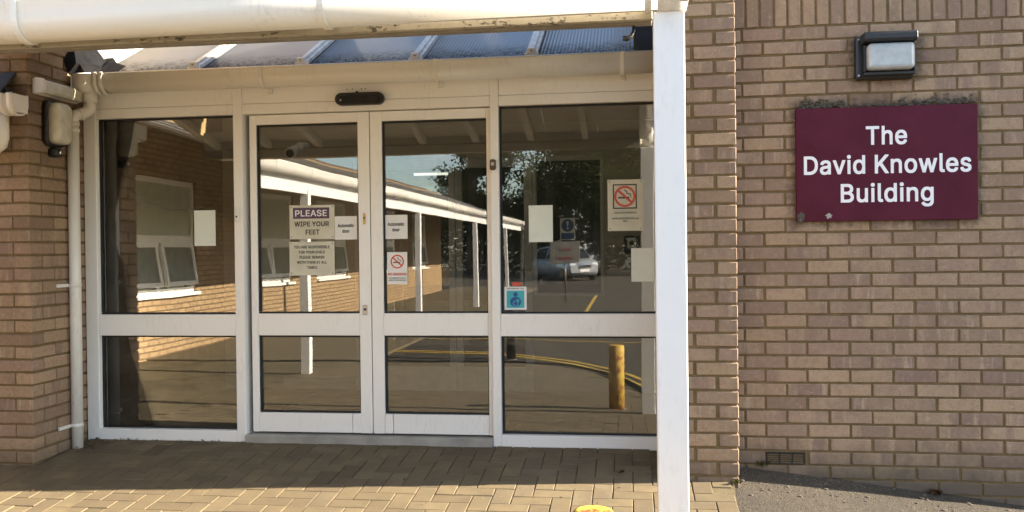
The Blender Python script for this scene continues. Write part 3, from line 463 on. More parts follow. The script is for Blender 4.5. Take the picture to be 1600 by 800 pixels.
 'n': (416, '50,-4 116,-5 119,-2 119,240 127,272 138,291 152,306 174,317 208,324 226,323 244,318 270,298 285,272 291,242 292,-4 358,-5 362,-2 362,112 362,254 359,284 345,326 331,346 314,364 290,378 268,385 238,389 204,388 172,380 148,367 118,333 115,384 50,384 48,380 48,-2'),
 'o': (421, '192,-12 236,-12 256,-8 302,11 322,26 352,60 366,86 378,118 385,154 386,204 381,246 372,276 352,316 337,334 302,365 260,383 223,388 178,388 154,383 130,374 98,353 64,316 49,290 38,260 30,210 29,178 35,128 43,100 64,60 98,23 114,11 158,-8;206,51 180,55 162,61 146,72 132,87 120,104 111,126 104,154 101,192 104,222 113,256 120,272 136,294 162,315 190,324 208,325 224,324 254,314 274,299 286,285 297,268 307,240 312,216 314,182 311,154 302,120 280,82 252,61 236,55'),
 'p': (430, '50,-148 116,-148 119,-146 120,46 148,13 174,-3 200,-11 242,-13 274,-8 296,-1 316,11 350,40 364,60 382,98 391,134 395,172 394,222 385,270 376,294 364,316 347,338 317,366 296,377 256,388 208,389 176,382 158,372 131,348 118,329 115,384 52,384 48,382 48,-144;216,52 190,56 176,62 145,88 130,118 124,138 118,170 118,208 130,260 146,290 163,306 178,316 206,324 226,325 248,321 264,314 278,305 296,288 316,244 321,218 323,184 316,134 306,108 296,90 284,77 260,60 236,53'),
 'r': (265, '50,-4 116,-5 119,-2 119,248 131,282 152,304 184,318 206,321 238,317 248,320 248,386 244,389 206,390 192,389 160,379 140,365 118,340 117,380 114,384 52,384 48,382 48,-2'),
 's': (371, '170,-12 228,-10 262,0 288,15 311,36 326,58 336,96 335,128 330,146 322,162 296,188 276,200 252,209 148,236 129,246 117,260 115,286 124,302 148,320 174,327 196,327 230,318 250,300 266,272 320,283 329,288 322,312 312,332 282,363 242,383 210,389 186,389 162,389 130,383 96,368 82,358 60,336 46,308 42,284 43,250 48,234 64,209 83,192 98,182 138,167 224,146 248,134 260,118 262,110 262,94 257,84 247,72 228,59 198,51 178,50 152,54 126,66 110,82 96,112 36,100 31,96 40,60 58,34 72,20 92,6 124,-7'),
 't': (233, '154,-8 196,-8 216,-3 218,6 206,58 174,55 156,57 144,62 133,78 131,96 131,320 207,322 209,380 206,384 131,384 131,460 128,476 61,474 60,384 2,382 1,326 4,322 60,320 60,86 62,66 71,40 82,24 104,5 124,-4'),
 'w': (573, '135,-4 200,-5 204,-2 284,283 363,-2 366,-5 433,-4 550,376 550,382 546,384 478,384 466,352 404,120 396,94 367,218 323,376 318,384 250,384 247,382 201,218 170,92 92,382 88,384 20,384 18,374'),
}
SPACE = 188
def text(body, size, loc, mat, parent, bold=0., name='lettering', sx=1., depth=.0006, w=None):
    """flat sans-serif lettering cut from the outlines above, centred on loc, facing -Y; size is about 1.37 cap heights / .7"""
    cu = bpy.data.curves.new('t', 'CURVE'); cu.dimensions = '2D'; cu.fill_mode = 'BOTH'; cu.extrude = depth; k = size/700.; T = BOLD if bold else GLYPHS
    wid = sum(SPACE if c == ' ' else T[c][0] for c in body)*k; x = -wid/2
    for c in body:
        if c == ' ': x += SPACE*k; continue
        adv, out = T[c]
        for part in out.split(';'):
            P_ = [tuple(map(int, q.split(','))) for q in part.split()]
            sp = cu.splines.new('POLY'); sp.points.add(len(P_)-1); sp.use_cyclic_u = True
            for pt_, (u, v) in zip(sp.points, P_): pt_.co = (x+u*k, (v-254)*k, 0, 1)
        x += adv*k
    if w: sx = w/wid
    to = bpy.data.objects.new('t', cu); COL.objects.link(to)
    dg = bpy.context.evaluated_depsgraph_get(); me = bpy.data.meshes.new_from_object(to.evaluated_get(dg)); bpy.data.objects.remove(to)
    me.materials.clear()
    me.transform(Matrix.Translation(Vector(loc)) @ Matrix.Rotation(math.pi/2, 4, 'X') @ Matrix.Diagonal((sx, 1, 1, 1))); me.name = name
    return link(name, me, mat, parent)

# ------------------------------------------------------------------ the ground
def gz(y): return max(.092*y-.012, -.24) if y < 0 else -.012
def tz(x, y):
    h = .118*min(max(x-.52, 0), 1.7)*min(max(1-(-y-.5)/6, 0), 1)
    return gz(y) - .03 - h
xs = [-200, -90, -40, -20, -12, -8, -6, -4, -3, -2, -1, -.5, 0, .3] + [.52+.12*i for i in range(20)] + [3.2, 4, 6, 10, 20, 45, 90, 200]
ys = [-300, -150, -80, -50, -30, -20, -14, -10, -8, -6.5, -5.5, -5, -4.5, -4] + [-3.6+.2*i for i in range(12)] + [-1.2+.1*i for i in range(12)] + [0, .5, 2, 6, 12, 30, 80, 200]
ys = sorted(set(round(v, 3) for v in ys))
gb = bmesh.new(); g = [[gb.verts.new((x, y, (tz(x, y) if y < 3 else -.1) + (.006*noise.noise(Vector((x*3, y*3, 0))) if -2.5 < y < 0 else 0))) for y in ys] for x in xs]
for i in range(len(xs)-1):
    for j in range(len(ys)-1): gb.faces.new((g[i][j], g[i+1][j], g[i+1][j+1], g[i][j+1])).smooth = True
me = bpy.data.meshes.new('ground'); gb.to_mesh(me); gb.free()
structure(link('ground', me, 'tarmac'), 'grey gritty tarmac sloping down to the right along the wall')

# paving: boundary of the block-paved apron
KERB = [(.535, -.3), (.52, -.6), (.47, -1.25), (.32, -2.4), (.0, -3.68), (-.45, -4.8), (-1.2, -5.38), (-2.67, -5.5), (-3.35, -5.5)]
def kerb_x(y):
    for (x0, y0), (x1, y1) in zip(KERB, KERB[1:]):
        if y1 <= y <= y0: return x0 + (x1-x0)*(y-y0)/(y1-y0) if y0 != y1 else x0
    return .535
paving = structure(B().poly([(-3.42, .0, -.014), (.5, .0, -.014), (.53, -.3, gz(-.3)-.014)] + [(x, y, gz(y)-.014) for x, y in KERB[1:]] + [(-3.42, -5.5, gz(-5.5)-.014), (-3.42, -3.3, -.234)]).build('paving', None), 'buff block paving laid in a herringbone in front of the doors')
# the bed is a bent sheet: rebuild as strips so that it follows the slope
bpy.data.meshes.remove(paving.data) if False else None
pb = B(); prev = None
for i in range(56):
    y = -.0-.1*i; x1 = min(kerb_x(y), .535) if y < -.3 else .535
    cur = [pb.b.verts.new((-6.28, y, gz(y)-.007)), pb.b.verts.new((x1-.005, y, gz(y)-.007))]
    if prev: pb.b.faces.new((prev[0], cur[0], cur[1], prev[1]))
    prev = cur
def sandbed():
    m = M('jointing_sand'); p = m.pos(); n = m.noise(90, 4, .7, p); c = m.ramp(n.outputs['Fac'], (.3, (.10, .08, .048)), (.7, (.17, .138, .082)))
    c = m.mix(m.ramp(m.noise(3, 4, .6, p).outputs['Fac'], (.4, .8), (.55, 0.)), c, (.08, .066, .04)); m.pbr(c, .95, 0., m.bump(n.outputs['Fac'], .5, .004), .2); return m.m
MAT['sand'] = sandbed()
pme = pb.mesh('paving'); old = paving.data; paving.data = pme; bpy.data.meshes.remove(old); pme.materials.append(MAT['sand'])

def paver_mesh(lx, ly, name):
    b = bmesh.new(); h = .02
    bot = [b.verts.new((sx*lx/2, sy*ly/2, -h)) for sx, sy in ((-1,-1),(1,-1),(1,1),(-1,1))]
    mid = [b.verts.new((sx*lx/2, sy*ly/2, -.003)) for sx, sy in ((-1,-1),(1,-1),(1,1),(-1,1))]
    top = [b.verts.new((sx*(lx/2-.0028), sy*(ly/2-.0028), 0)) for sx, sy in ((-1,-1),(1,-1),(1,1),(-1,1))]
    b.faces.new(top)
    for a, c in ((bot, mid), (mid, top)):
        for k in range(4): b.faces.new((a[k], a[(k+1) % 4], c[(k+1) % 4], c[k]))
    m = bpy.data.meshes.new(name); b.to_mesh(m); b.free(); m.materials.append(MAT['paver']); return m
PL, PW, PJ = .2, .1, .0038
pm_x = paver_mesh(PL-PJ, PW-PJ, 'paver_along'); pm_y = paver_mesh(PW-PJ, PL-PJ, 'paver_across')
slope = math.atan(.092)
def herring():
    out = []
    n = 70
    for i in range(-n, n):
        for j in range(-n, n):
            if (i-j) % 4 == 0: out.append((i*PW+.1, j*PW+.05, 0))       # lies along x: cells (i,j),(i+1,j)
            if (i-j) % 4 == 3: out.append((i*PW+.05, j*PW+.1, 1))       # lies along y: cells (i,j),(i,j+1)
    return out
cells = herring(); near, far = [], []
for (x, y, o) in cells:
    x -= 1.5; y -= 3
    hx, hy = (PL/2, PW/2) if o == 0 else (PW/2, PL/2)
    if y-hy > -.004 or y-hy < -5.4 or x-hx < -3.9: continue
    if x+hx > (kerb_x(y) if y < -.3 else .53) + .01: continue
    if y > -.47 and (x+hx > .2 or x-hx < -3.41): continue
    if -.53 > y > -.6 and False: continue
    (near if (y > -1.22 and x > -3.55+(-y)*.28-.1) else far).append((x, y, o))
near.sort(key=lambda c: -c[1])
if len(near) > 300: far += near[300:]; near = near[:300]
for x, y, o in near:
    ob = bpy.data.objects.new('paving_block', pm_x if o == 0 else pm_y); COL.objects.link(ob); ob.parent = paving
    ob.location = (x, y, gz(y) + random.uniform(-.0015, .0015)); ob.rotation_euler = (slope + random.gauss(0, .004), random.gauss(0, .004), random.gauss(0, .006))
fb = B()
for x, y, o in far:
    hx, hy = ((PL-PJ)/2, (PW-PJ)/2) if o == 0 else ((PW-PJ)/2, (PL-PJ)/2); dz = random.uniform(-.0015, .0015)
    v = [(x+sx*hx, y+sy*hy) for sx, sy in ((-1,-1),(1,-1),(1,1),(-1,1))]
    t = [fb.b.verts.new((a, b_, gz(b_)+dz)) for a, b_ in v]; l_ = [fb.b.verts.new((a, b_, gz(b_)-.02)) for a, b_ in v]
    fb.b.faces.new(t)
    for k in range(4): fb.b.faces.new((l_[k], l_[(k+1) % 4], t[(k+1) % 4], t[k]))
o = fb.build('paving_block_field', 'paver', paving); o['kind'] = 'stuff'

def ribbon(pts, w, z, off=0.):
    b = B(); P = [Vector((x, y, 0)) for x, y in pts]; prev = None
    # smooth the centre line
    fine = []
    for i in range(len(P)-1):
        p0, p1, p2, p3 = P[max(i-1, 0)], P[i], P[i+1], P[min(i+2, len(P)-1)]
        for k in range(10):
            t = k/10; fine.append(.5*((2*p1)+(p2-p0)*t+(2*p0-5*p1+4*p2-p3)*t*t+(3*p1-p0-3*p2+p3)*t**3))
    fine.append(P[-1])
    for i, p in enumerate(fine):
        d = (fine[min(i+1, len(fine)-1)]-fine[max(i-1, 0)]).normalized(); n_ = Vector((-d.y, d.x, 0))
        a, c = p+n_*(off-w/2), p+n_*(off+w/2)
        cur = [b.b.verts.new((a.x, a.y, max(tz(a.x, a.y), tz(c.x, c.y))+z)), b.b.verts.new((c.x, c.y, max(tz(a.x, a.y), tz(c.x, c.y))+z))]
        if prev: b.b.faces.new((prev[0], cur[0], cur[1], prev[1]))
        prev = cur
    return b
kb = ribbon([(.39, -1.9)] + KERB[3:] + [(-5, -5.5)], .12, .034, .05); bmesh.ops.solidify(kb.b, geom=list(kb.b.faces), thickness=.05)
structure(kb.recalc().build('kerb', 'concrete'), 'pale concrete edging kerb curving round the block paving')
LINE = [(-9, -6.9), (-5, -6.9), (-2.6, -6.7), (-1.3, -6.1), (-.45, -5.2), (.12, -3.9), (.45, -2.75)]
for k, off in enumerate((0., .16)):
    structure(ribbon(LINE, .07, .006, -off).build('yellow_line', 'yellow'), ('inner' if k else 'outer') + ' line of the double yellow lines curving along the kerb')
structure(ribbon([(-1.1, -9), (-1.0, -14), (-1.0, -22)], .09, .006).build('yellow_line', 'yellow'), 'single straight yellow line running across the car park')
structure(ribbon([(-3.2, -8.6), (0, -8.2), (3, -7), (6, -4.6)], .07, .006).build('yellow_line', 'yellow'), 'far side yellow line curving along the opposite road edge')
structure(B().box(-6.3, -3.3, -27, -5.56, -.3, -.232).build('walkway', 'path'), 'buff paved walkway under the covered way beside the brick wing')

# ------------------------------------------------------------------ bricks
_bm = {}
def brick_mesh(lx, ly, lz):
    """chipped-edge brick block, centred"""
    key = (round(lx, 3), round(ly, 3), round(lz, 3))
    if key not in _bm:
        vars_ = []
        for v in range(3):
            b = B().box(-lx/2, lx/2, -ly/2, ly/2, -lz/2, lz/2, .0035)
            rr = random.Random(hash(key) + v)
            for vt in b.b.verts: vt.co += Vector((rr.uniform(-.0013, .0013), rr.uniform(-.0008, .0008), rr.uniform(-.0013, .0013)))
            m = b.mesh('brick'); m.materials.append(MAT['brick']); vars_.append(m)
        _bm[key] = vars_
    return random.choice(_bm[key])
def brick(parent, x0, x1, y0, y1, z0, z1, name='brick'):
    o = bpy.data.objects.new(name, brick_mesh(x1-x0, y1-y0, z1-z0)); COL.objects.link(o); o.parent = parent; o.matrix_parent_inverse = Matrix.Translation(-parent.location)
    o.location = ((x0+x1)/2 + random.gauss(0, .0008), (y0+y1)/2 + random.gauss(0, .0008), (z0+z1)/2 + random.gauss(0, .0008))
    o.rotation_euler = (random.gauss(0, .003), random.gauss(0, .003), random.gauss(0, .003)); return o
J = .0060
# right hand wall, face at y = -.17
WX0, WX1, WY = .545, 2.15, -.17
rw = thing('brick_wall', 'tall buff brick wall carrying the maroon name sign and the lamp', 'wall', ((WX0+WX1)/2, 0, -.3))
bx('mortar', 'mortar', rw, WX0, WX1-.006, WY+.007, WY+.14, -.5, 2.60, 0)
bx('inner_leaf', 'brick_x', rw, .30, 2.72, WY+.141, 6, -.5, 3.7, 0)
bx('end_brickwork', 'brick_x', rw, WX1+.004, 2.72, WY-.001, WY+.140, -.5, 2.6, 0)
bx('upper_brickwork', 'brick_x', rw, .30, 2.72, WY-.001, WY+.140, 2.603, 3.7, 0)
VENT = (.733, .941, -.048, .019)
for k in range(35):
    z1 = 2.357-.0752*k; z0 = z1-.0752
    x = .621+.225*-1 if k % 2 == 0 else .732-.225
    while x < WX1:
        a, c = max(x+J, WX0+.001), min(x+.225-J, WX1); x += .225
        if c-a < .02: continue
        if k == 31 and abs(a-VENT[0]) < .03: continue
        brick(rw, round(a, 3), round(c, 3), WY, WY+.09, z0+J, z1-J)
x = .642-.075
while x < WX1:
    a, c = max(x+J, WX0+.001), min(x+.0752-J, WX1); x += .0752
    if c-a > .02: brick(rw, round(a, 3), round(c, 3), WY, WY+.09, 2.357+J, 2.575)
# pier, face at y = -.52
PX0, PX1, PY = .2175, .545, -.52
pr = thing('brick_pier', 'narrow brick pier projecting beside the white post', 'pier', ((PX0+PX1)/2, -.3, -.3))
bx('mortar', 'mortar', pr, PX0+.007, PX1-.007, PY+.007, -.03, -.5, 2.60, 0)
bx('upper_brickwork', 'brick_x', pr, PX0, PX1, PY, -.03, 2.575, 3.7, 0)
for k in range(-3, 34):
    z1 = 2.344-.0743*k; z0 = z1-.0743; h = .098
    full = (PX1-.212, PX1) if k % 2 == 0 else (PX0, PX0+.212)
    half = (PX0, PX0+h) if k % 2 == 0 else (PX1-h, PX1)
    brick(pr, *full, PY, PY+.1025, z0+J, z1-J)
    if k % 2 == 0:
        brick(pr, *half, PY, PY+.215, z0+J, z1-J); brick(pr, PX1-.1025, PX1, PY+.1125, PY+.35, z0+J, z1-J)
    else:
        brick(pr, *half, PY, PY+.215, z0+J, z1-J); brick(pr, PX0, PX0+.1025, PY+.1125, PY+.3275, z0+J, z1-J)
# left hand wall: front face y = -.52, return face x = -3.42
LX = -3.42
lw = thing('brick_wall', 'orange buff brick wall corner beside the white downpipe and two old lamps', 'wall', (-4, -.3, -.3))
bx('mortar', 'mortar', lw, -4.31, LX-.007, PY+.007, 2.0, -.5, 2.75, 0)
bx('left_brickwork', 'brick_x', lw, -6.3, -4.312, PY, 2.0, -.5, 2.75, 0)
bx('upper_brickwork', 'brick_y', lw, -6.3, LX, PY, 4.5, 2.753, 4.6, 0)
for k in range(-4, 34):
    z0 = .025+.0752*k; z1 = z0+.0752
    if z1 > 2.75: break
    if k % 2 == 0:
        brick(lw, LX-.215, LX, PY, PY+.1025, z0+J, z1-J); x = LX-.225; y = PY+.1125
    else:
        brick(lw, LX-.1025, LX, PY, PY+.215, z0+J, z1-J); x = LX-.1125; y = PY+.225
    for q in range(3 if -.1 < z0 else 2): brick(lw, round(x-.215, 4), round(x, 4), PY, PY+.09, z0+J, z1-J); x -= .225
    while y < -.03:
        y1 = min(y+.215, 0.0); brick(lw, LX-.09, LX, round(y, 4), round(y1, 4), z0+J, z1-J); y = y1+.01

# ------------------------------------------------------------------ entrance screen
es = thing('entrance_screen', 'white metal framed glass screen fixed round the sliding doors', 'glass screen', (-1.6, .05, 0))
fr = lambda n, *a, bev=.0025: bx(n, 'frame', es, *a, bev)
GY = .035
fr('jamb', -3.414, -3.331, -.012, .09, -.035, 2.27); fr('jamb', .146, .215, -.012, .09, -.035, 2.27)
fr('mullion', -2.42, -2.362, -.012, .09, -.035, 2.27); fr('mullion', -.818, -.767, -.012, .09, -.035, 2.27)
for x0, x1 in ((-3.331, -2.42), (-.767, .146)):
    fr('head_rail', x0+.001, x1-.001, -.008, .085, 2.005, 2.066); fr('head_panel', x0+.001, x1-.001, -.004, .085, 2.068, 2.265, bev=.001)
    fr('middle_rail', x0+.001, x1-.001, -.010, .085, .64, .772); fr('sill', x0+.001, x1-.001, -.014, .085, -.035, .055)
fr('head_rail', -2.361, -.819, -.008, .085, 2.005, 2.066); fr('head_panel', -2.361, -.819, -.004, .085, 2.068, 2.265, bev=.001)
bx('threshold', 'concrete', es, -2.361, -.819, -.03, .16, -.04, .032, .004)
def glazed(parent, x0, x1, z0, z1, y):
    bx('glass_pane', 'glass', parent, x0, x1, y, y+.006, z0, z1, 0)
    b = B(); w = .011
    b.box(x0, x1, y-.012, y-.0005, z1-w, z1); b.box(x0, x1, y-.012, y-.0005, z0, z0+w*.8); b.box(x0, x0+w, y-.0121, y-.0006, z0+w, z1-w); b.box(x1-w*.5, x1, y-.0121, y-.0006, z0+w, z1-w)
    b.build('glazing_seal', 'seal', parent)
for x0, x1 in ((-3.330, -2.421), (-.766, .145)):
    glazed(es, x0, x1, .773, 2.004, GY); glazed(es, x0, x1, .056, .639, GY)
# small fittings on the frame
bx('push_plate', 'upvc', es, -2.413, -2.384, -.026, -.0125, 1.345, 1.425, .005)
b = B(); b.disc((-2.398, -.028, 1.375), .006, 12, 1, .004); b.build('keyhole', 'ink', es)
lk = B().box(-.82, -.783, -.030, -.0125, 1.624, 1.688, .008).build('lock_case', 'brown', es)
B().disc((-.801, -.034, 1.66), .011, 16, 1, .005).build('lock_barrel', 'steel', lk)

def door(label, x0, x1, sl_, sr, keys):
    d = thing('sliding_door', label, 'sliding door', ((x0+x1)/2, .04, .04), 'pair of automatic sliding doors')
    Y0, Y1 = .022, .066; f = lambda n, *a: bx(n, 'frame', d, *a, .0025)
    f('stile', x0, x0+sl_, Y0, Y1, .043, 2.0); f('stile', x1-sr, x1, Y0, Y1, .043, 2.0)
    a, c = x0+sl_+.0005, x1-sr-.0005
    f('top_rail', a, c, Y0+.001, Y1, 1.941, 2.0); f('middle_rail', a, c, Y0-.003, Y1, .64, .775)
    cap = .05
    if keys: f('bottom_rail', a, c-cap-.003, Y0-.003, Y1, .045, .163); f('rail_end', c-cap, c, Y0-.003, Y1, .045, .163)
    else: f('bottom_rail', a+cap+.003, c, Y0-.003, Y1, .045, .163); f('rail_end', a, a+cap, Y0-.003, Y1, .045, .163)
    glazed(d, a, c, .776, 1.940, .047); glazed(d, a, c, .164, .639, .047)
    return d
d1 = door('left hand sliding glass door with the wipe your feet notice and two keyholes', -2.33, -1.567, .043, .072, True)
d2 = door('right hand sliding glass door with the small red no smoking sticker', -1.561, -.822, .073, .024, False)
kp = B().box(-1.609, -1.593, .017, .0215, 1.318, 1.384, .003).build('key_plate', 'brass', d1); B().disc((-1.601, .014, 1.356), .006, 14, 1, .003).build('keyhole', 'ink', kp)
kp = B().box(-1.617, -1.588, .016, .0215, .765, .826, .003).build('key_plate', 'steel', d1); B().disc((-1.603, .013, .80), .008, 14, 1, .003).build('keyhole', 'ink', kp)

# door sensor
sn = thing('door_sensor', 'black capsule shaped motion sensor above the sliding doors', 'sensor', (-1.607, -.03, 2.07))
def capsule(x0, x1, z, r, y0, y1):
    n = 10; P = [(x0+r+r*math.cos(math.pi/2+math.pi*k/n), z+r*math.sin(math.pi/2+math.pi*k/n)) for k in range(n+1)] + [(x1-r+r*math.cos(-math.pi/2+math.pi*k/n), z+r*math.sin(-math.pi/2+math.pi*k/n)) for k in range(n+1)]
    return B().prism(P, 1, y0, y1)
b = capsule(-1.757, -1.456, 2.071, .037, -.042, -.0085); b.build('housing', 'black', sn)
capsule(-1.735, -1.478, 2.066, .022, -.050, -.0425).build('window', 'carglass', sn)
bx('led', 'steel', sn, -1.725, -1.713, -.0515, -.0500, 2.058, 2.07, 0)
for dx in (-.085, -.05, .005, .03): B().disc((-1.607+dx, -.006, 2.135+.004*dx), .0035, 8, 1, .002).build('screw_hole', 'ink', es)
B().disc((-1.63, -.006, 2.115), .009, 12, 1, .002).build('cable_hole', 'ink', es)

# ------------------------------------------------------------------ gutters
def gutter_profile(yc, zr, zb, r):
    """half round, rim at zr, bottom at zb, radius r"""
    P = [(yc-r, zr), (yc-r-.004, zr-.004), (yc-r, zr-.012)]
    h = zr-.012-(zb+r) if zr-.012 > zb+r else 0
    rz = (zr-.012-h)-zb
    P += [(yc-r*math.cos(a), (zb+rz)-rz*math.sin(a)) for a in [math.pi*k/16 for k in range(17)]]
    P += [(yc+r, zr)]
    return P
def gutter(parent, x0, x1, yc, zr, zb, r, name='channel', mat='upvc'):
    P = gutter_profile(yc, zr, zb, r); Q = [(yc+(u-yc)*(1-.006/r), v+.005) for u, v in P][::-1]
    b = B().prism(P+Q, 0, x0, x1)
    for f_ in b.b.faces:
        if len(f_.verts) == 4: f_.smooth = True
    return b.build(name, mat, parent)
def bracket(parent, x, yc, zr, zb, r, w=.02, t=.006):
    P = gutter_profile(yc, zr+.004, zb-t, r+t); Q = [(yc+(u-yc)*r/(r+t), v+(t if i > 2 else 0)) for i, (u, v) in enumerate(P)][::-1]
    return B().prism(P+Q, 0, x-w/2, x+w/2).build('bracket', 'upvc', parent)
lg = thing('gutter', 'cream plastic gutter along the foot of the glazed lobby roof', 'gutter', (-1.6, -.08, 2.15))
GYC, GR, GT, GB = -.083, .066, 2.262, 2.150
gutter(lg, -3.275, .216, GYC, GT, GB, GR)
for x in (-2.18, -1.114, -.037): bracket(lg, x, GYC, GT, GB, GR); 
for x in (-2.18, -1.114, -.037): bx('bracket_screw', 'upvc', lg, x-.012, x+.020, -.020, -.0045, GB-.028, GB+.002, .004)
for x in (-3.245, -3.205): gutter(lg, x-.014, x+.014, GYC, GT+.003, GB-.008, GR+.007, 'union_ring')
gutter(lg, -3.396, -3.27, GYC, GT+.002, GB-.004, GR+.004, 'outlet_box')
bx('stop_end', 'upvc', lg, -3.402, -3.394, GYC-.072, GYC+.068, GB+.01, GT+.002, .003)

dp = thing('downpipe', 'white round downpipe running down the brick corner beside the doors', 'downpipe', (-3.385, -.163, 0))
PX, PYc = -3.383, -.163
arc = lambda pts: pts
B().tube([(-3.315, GYC, GB+.02), (-3.315, GYC, 2.095)], .040, 18).build('outlet_socket', 'upvc', dp)
B().tube([(-3.315, GYC, 2.10), (-3.315, GYC, 2.07), (-3.320, GYC-.006, 2.050), (-3.333, GYC-.020, 2.034), (-3.352, GYC-.045, 2.021), (-3.368, GYC-.066, 2.011), (-3.379, GYC-.077, 1.995), (PX, PYc, 1.97), (PX, PYc, 1.93)], .034, 18).build('offset_bend', 'upvc', dp)
for z in (1.955, 1.915): B().tube([(PX, PYc, z-.011), (PX, PYc, z+.011)], .0385, 18).build('collar', 'upvc', dp)
B().tube([(-3.347, GYC-.037, 2.022), (-3.358, GYC-.052, 2.0145)], .0385, 18).build('collar', 'upvc', dp)
B().tube([(PX, PYc, 1.95), (PX, PYc, -.035)], .034, 20).build('pipe', 'upvc', dp)
for z in (.965, .105):
    B().tube([(PX, PYc, z-.012), (PX, PYc, z+.012)], .0365, 20).box(-3.419, -3.405, PYc-.135, PYc-.02, z-.010, z+.010, .002).build('pipe_clip', 'upvc', dp)
# gutter end at the far left
eg = thing('gutter', 'end of a white gutter with its short downpipe at the left wall', 'gutter', (-3.9, -.58, 1.95))
gutter(eg, -4.6, -3.425, -.59, 2.06, 1.948, .062); gutter(eg, -3.452, -3.415, -.59, 2.063, 1.942, .068, 'stop_end'); gutter(eg, -3.50, -3.478, -.59, 2.063, 1.943, .067, 'union_ring')
bx('end_plate', 'upvc', eg, -3.418, -3.413, -.65, -.53, 1.96, 2.062, .002)
B().tube([(-3.53, -.59, 1.95), (-3.53, -.59, 1.82), (-3.545, -.585, 1.785), (-3.58, -.575, 1.765), (-3.9, -.56, 1.75)], .036, 16).build('pipe', 'upvc', eg)
sr = thing('slate_roof_edge', 'dark blue slate roof edge above the gutter at the far left', 'roof edge', (-4, -.55, 2.06))
for k in range(4): B().prism([(-.655, 2.062), (-.655, 2.075), (-.522, 2.205), (-.522, 2.185)], 0, -3.492-.26*(k+1)+.004, -3.492-.26*k).build('slate', 'slate', sr)
bx('backing', 'slate', sr, -4.6, -3.50, -.60, -.522, 2.062, 2.11, 0)

# ------------------------------------------------------------------ glazed lobby roof
lr = thing('lobby_roof', 'sloping ribbed polycarbonate roof over the entrance lobby', 'roof', (-1.6, .9, 2.27))
PA = rad(27.7); RU = Vector((0, math.cos(PA), math.sin(PA))); RN = Vector((0, -math.sin(PA), math.cos(PA))); R0 = Vector((0, .01, 2.285))
BARS = [-3.345, -2.669, -1.974, -1.263, -.564, .045]
RL = 2.05
for a, c in zip(BARS, BARS[1:]):
    B().obox(R0 + RU*RL/2 + Vector(((a+c)/2, 0, 0)), (1, 0, 0), RU, RN, ((c-a)/2-.012, RL/2, .008)).build('polycarbonate_panel', 'poly', lr)
B().obox(R0 + RU*RL/2 + Vector((-3.385, 0, 0)), (1, 0, 0), RU, RN, (.030, RL/2, .006)).obox(R0 + RU*(RL/2+.08) + RN*.09 + Vector((-3.408, 0, 0)), (1, 0, 0), RU, RN, (.006, RL/2, .095)).build('edge_flashing', 'bar', lr)
B().obox(R0 + RU*RL/2 + Vector((.165, 0, 0)), (1, 0, 0), RU, RN, (.118, RL/2, .012)).build('edge_flashing', 'lead', lr)
for i, x in enumerate(BARS[:-1]):
    bar = B().obox(R0 + RU*(RL/2-.01) + RN*.022 + Vector((x, 0, 0)), (1, 0, 0), RU, RN, (.034, RL/2, .014), .004)
    bar.obox(R0 + RU*(RL/2-.01) + RN*.042 + Vector((x, 0, 0)), (1, 0, 0), RU, RN, (.014, RL/2-.002, .008), .003).build('glazing_bar', 'bar', lr)
    if 0 < i < 5:
        c0 = R0 - RU*.012 + RN*.012 + Vector((x, 0, 0))
        e_ = B().obox(c0, (1, 0, 0), RU, RN, (.043, .008, .020), .004); e_.obox(c0 + RN*.034, (1, 0, 0), RU, RN, (.024, .008, .016), .004); o = e_.build('end_cap', 'upvc', lr)
        B().obox(c0 + RN*.036 - RU*.0085, (1, 0, 0), RU, RN, (.004, .001, .004)).build('screw', 'ink', o)
    B().obox(R0 + RU*(RL/2+.04) - RN*.035 + Vector((x, 0, 0)), (1, 0, 0), RU, RN, (.028, RL/2-.05, .025)).build('rafter', 'frame', lr)
bx('eaves_seal', 'seal', lr, -3.40, .216, -.006, .05, 2.2655, 2.278, 0)
# lead flashing where the roof meets the left wall
def sheet(fn, nu, nv, th):
    b = B(); g_ = [[b.b.verts.new(fn(i/nu, j/nv)) for j in range(nv+1)] for i in range(nu+1)]
    for i in range(nu):
        for j in range(nv): b.b.faces.new((g_[i][j], g_[i+1][j], g_[i+1][j+1], g_[i][j+1])).smooth = True
    bmesh.ops.solidify(b.b, geom=list(b.b.faces), thickness=th); return b
FL = [(-3.412, -0.132, 2.436), (-3.412, -0.197, 2.335), (-3.412, -0.161, 2.276), (-3.412, -0.086, 2.243), (-3.309, -0.1, 2.225), (-3.24, -0.06, 2.238), (-3.178, 0.08, 2.352), (-3.251, 0.1, 2.379), (-3.285, 0.12, 2.417), (-3.343, 0.12, 2.411), (-3.354, 0.04, 2.366), (-3.357, 0.06, 2.456), (-3.383, -0.02, 2.464)]
b = B(); vs = [b.b.verts.new(p) for p in FL]; cvs = [b.b.verts.new(p) for p in ((-3.36, -.12, 2.33), (-3.29, .0, 2.32), (-3.30, .10, 2.36))]
for q in ((0, 1, 'a'), (1, 2, 'a'), (2, 3, 'a'), (3, 4, 'a'), (4, 'b', 'a'), (4, 5, 'b'), (5, 6, 'b'), (6, 7, 'b'), (7, 8, 'b'), (8, 9, 'b'), (9, 10, 'b'), (10, 'c', 'b'), ('c', 'a', 'b'), (10, 11, 'c'), (11, 12, 'c'), (12, 0, 'c'), (0, 'a', 'c')):
    b.b.faces.new([cvs['abc'.index(k)] if isinstance(k, str) else vs[k] for k in q])
b.recalc(); top_f = list(b.b.faces); tops = list(b.b.verts); low = {v: b.b.verts.new(v.co + Vector((-.001, .005, -.003))) for v in tops}
edge = [e for e in b.b.edges if len(e.link_faces) == 1]
for f_ in top_f: b.b.faces.new([low[v] for v in reversed(f_.verts)])
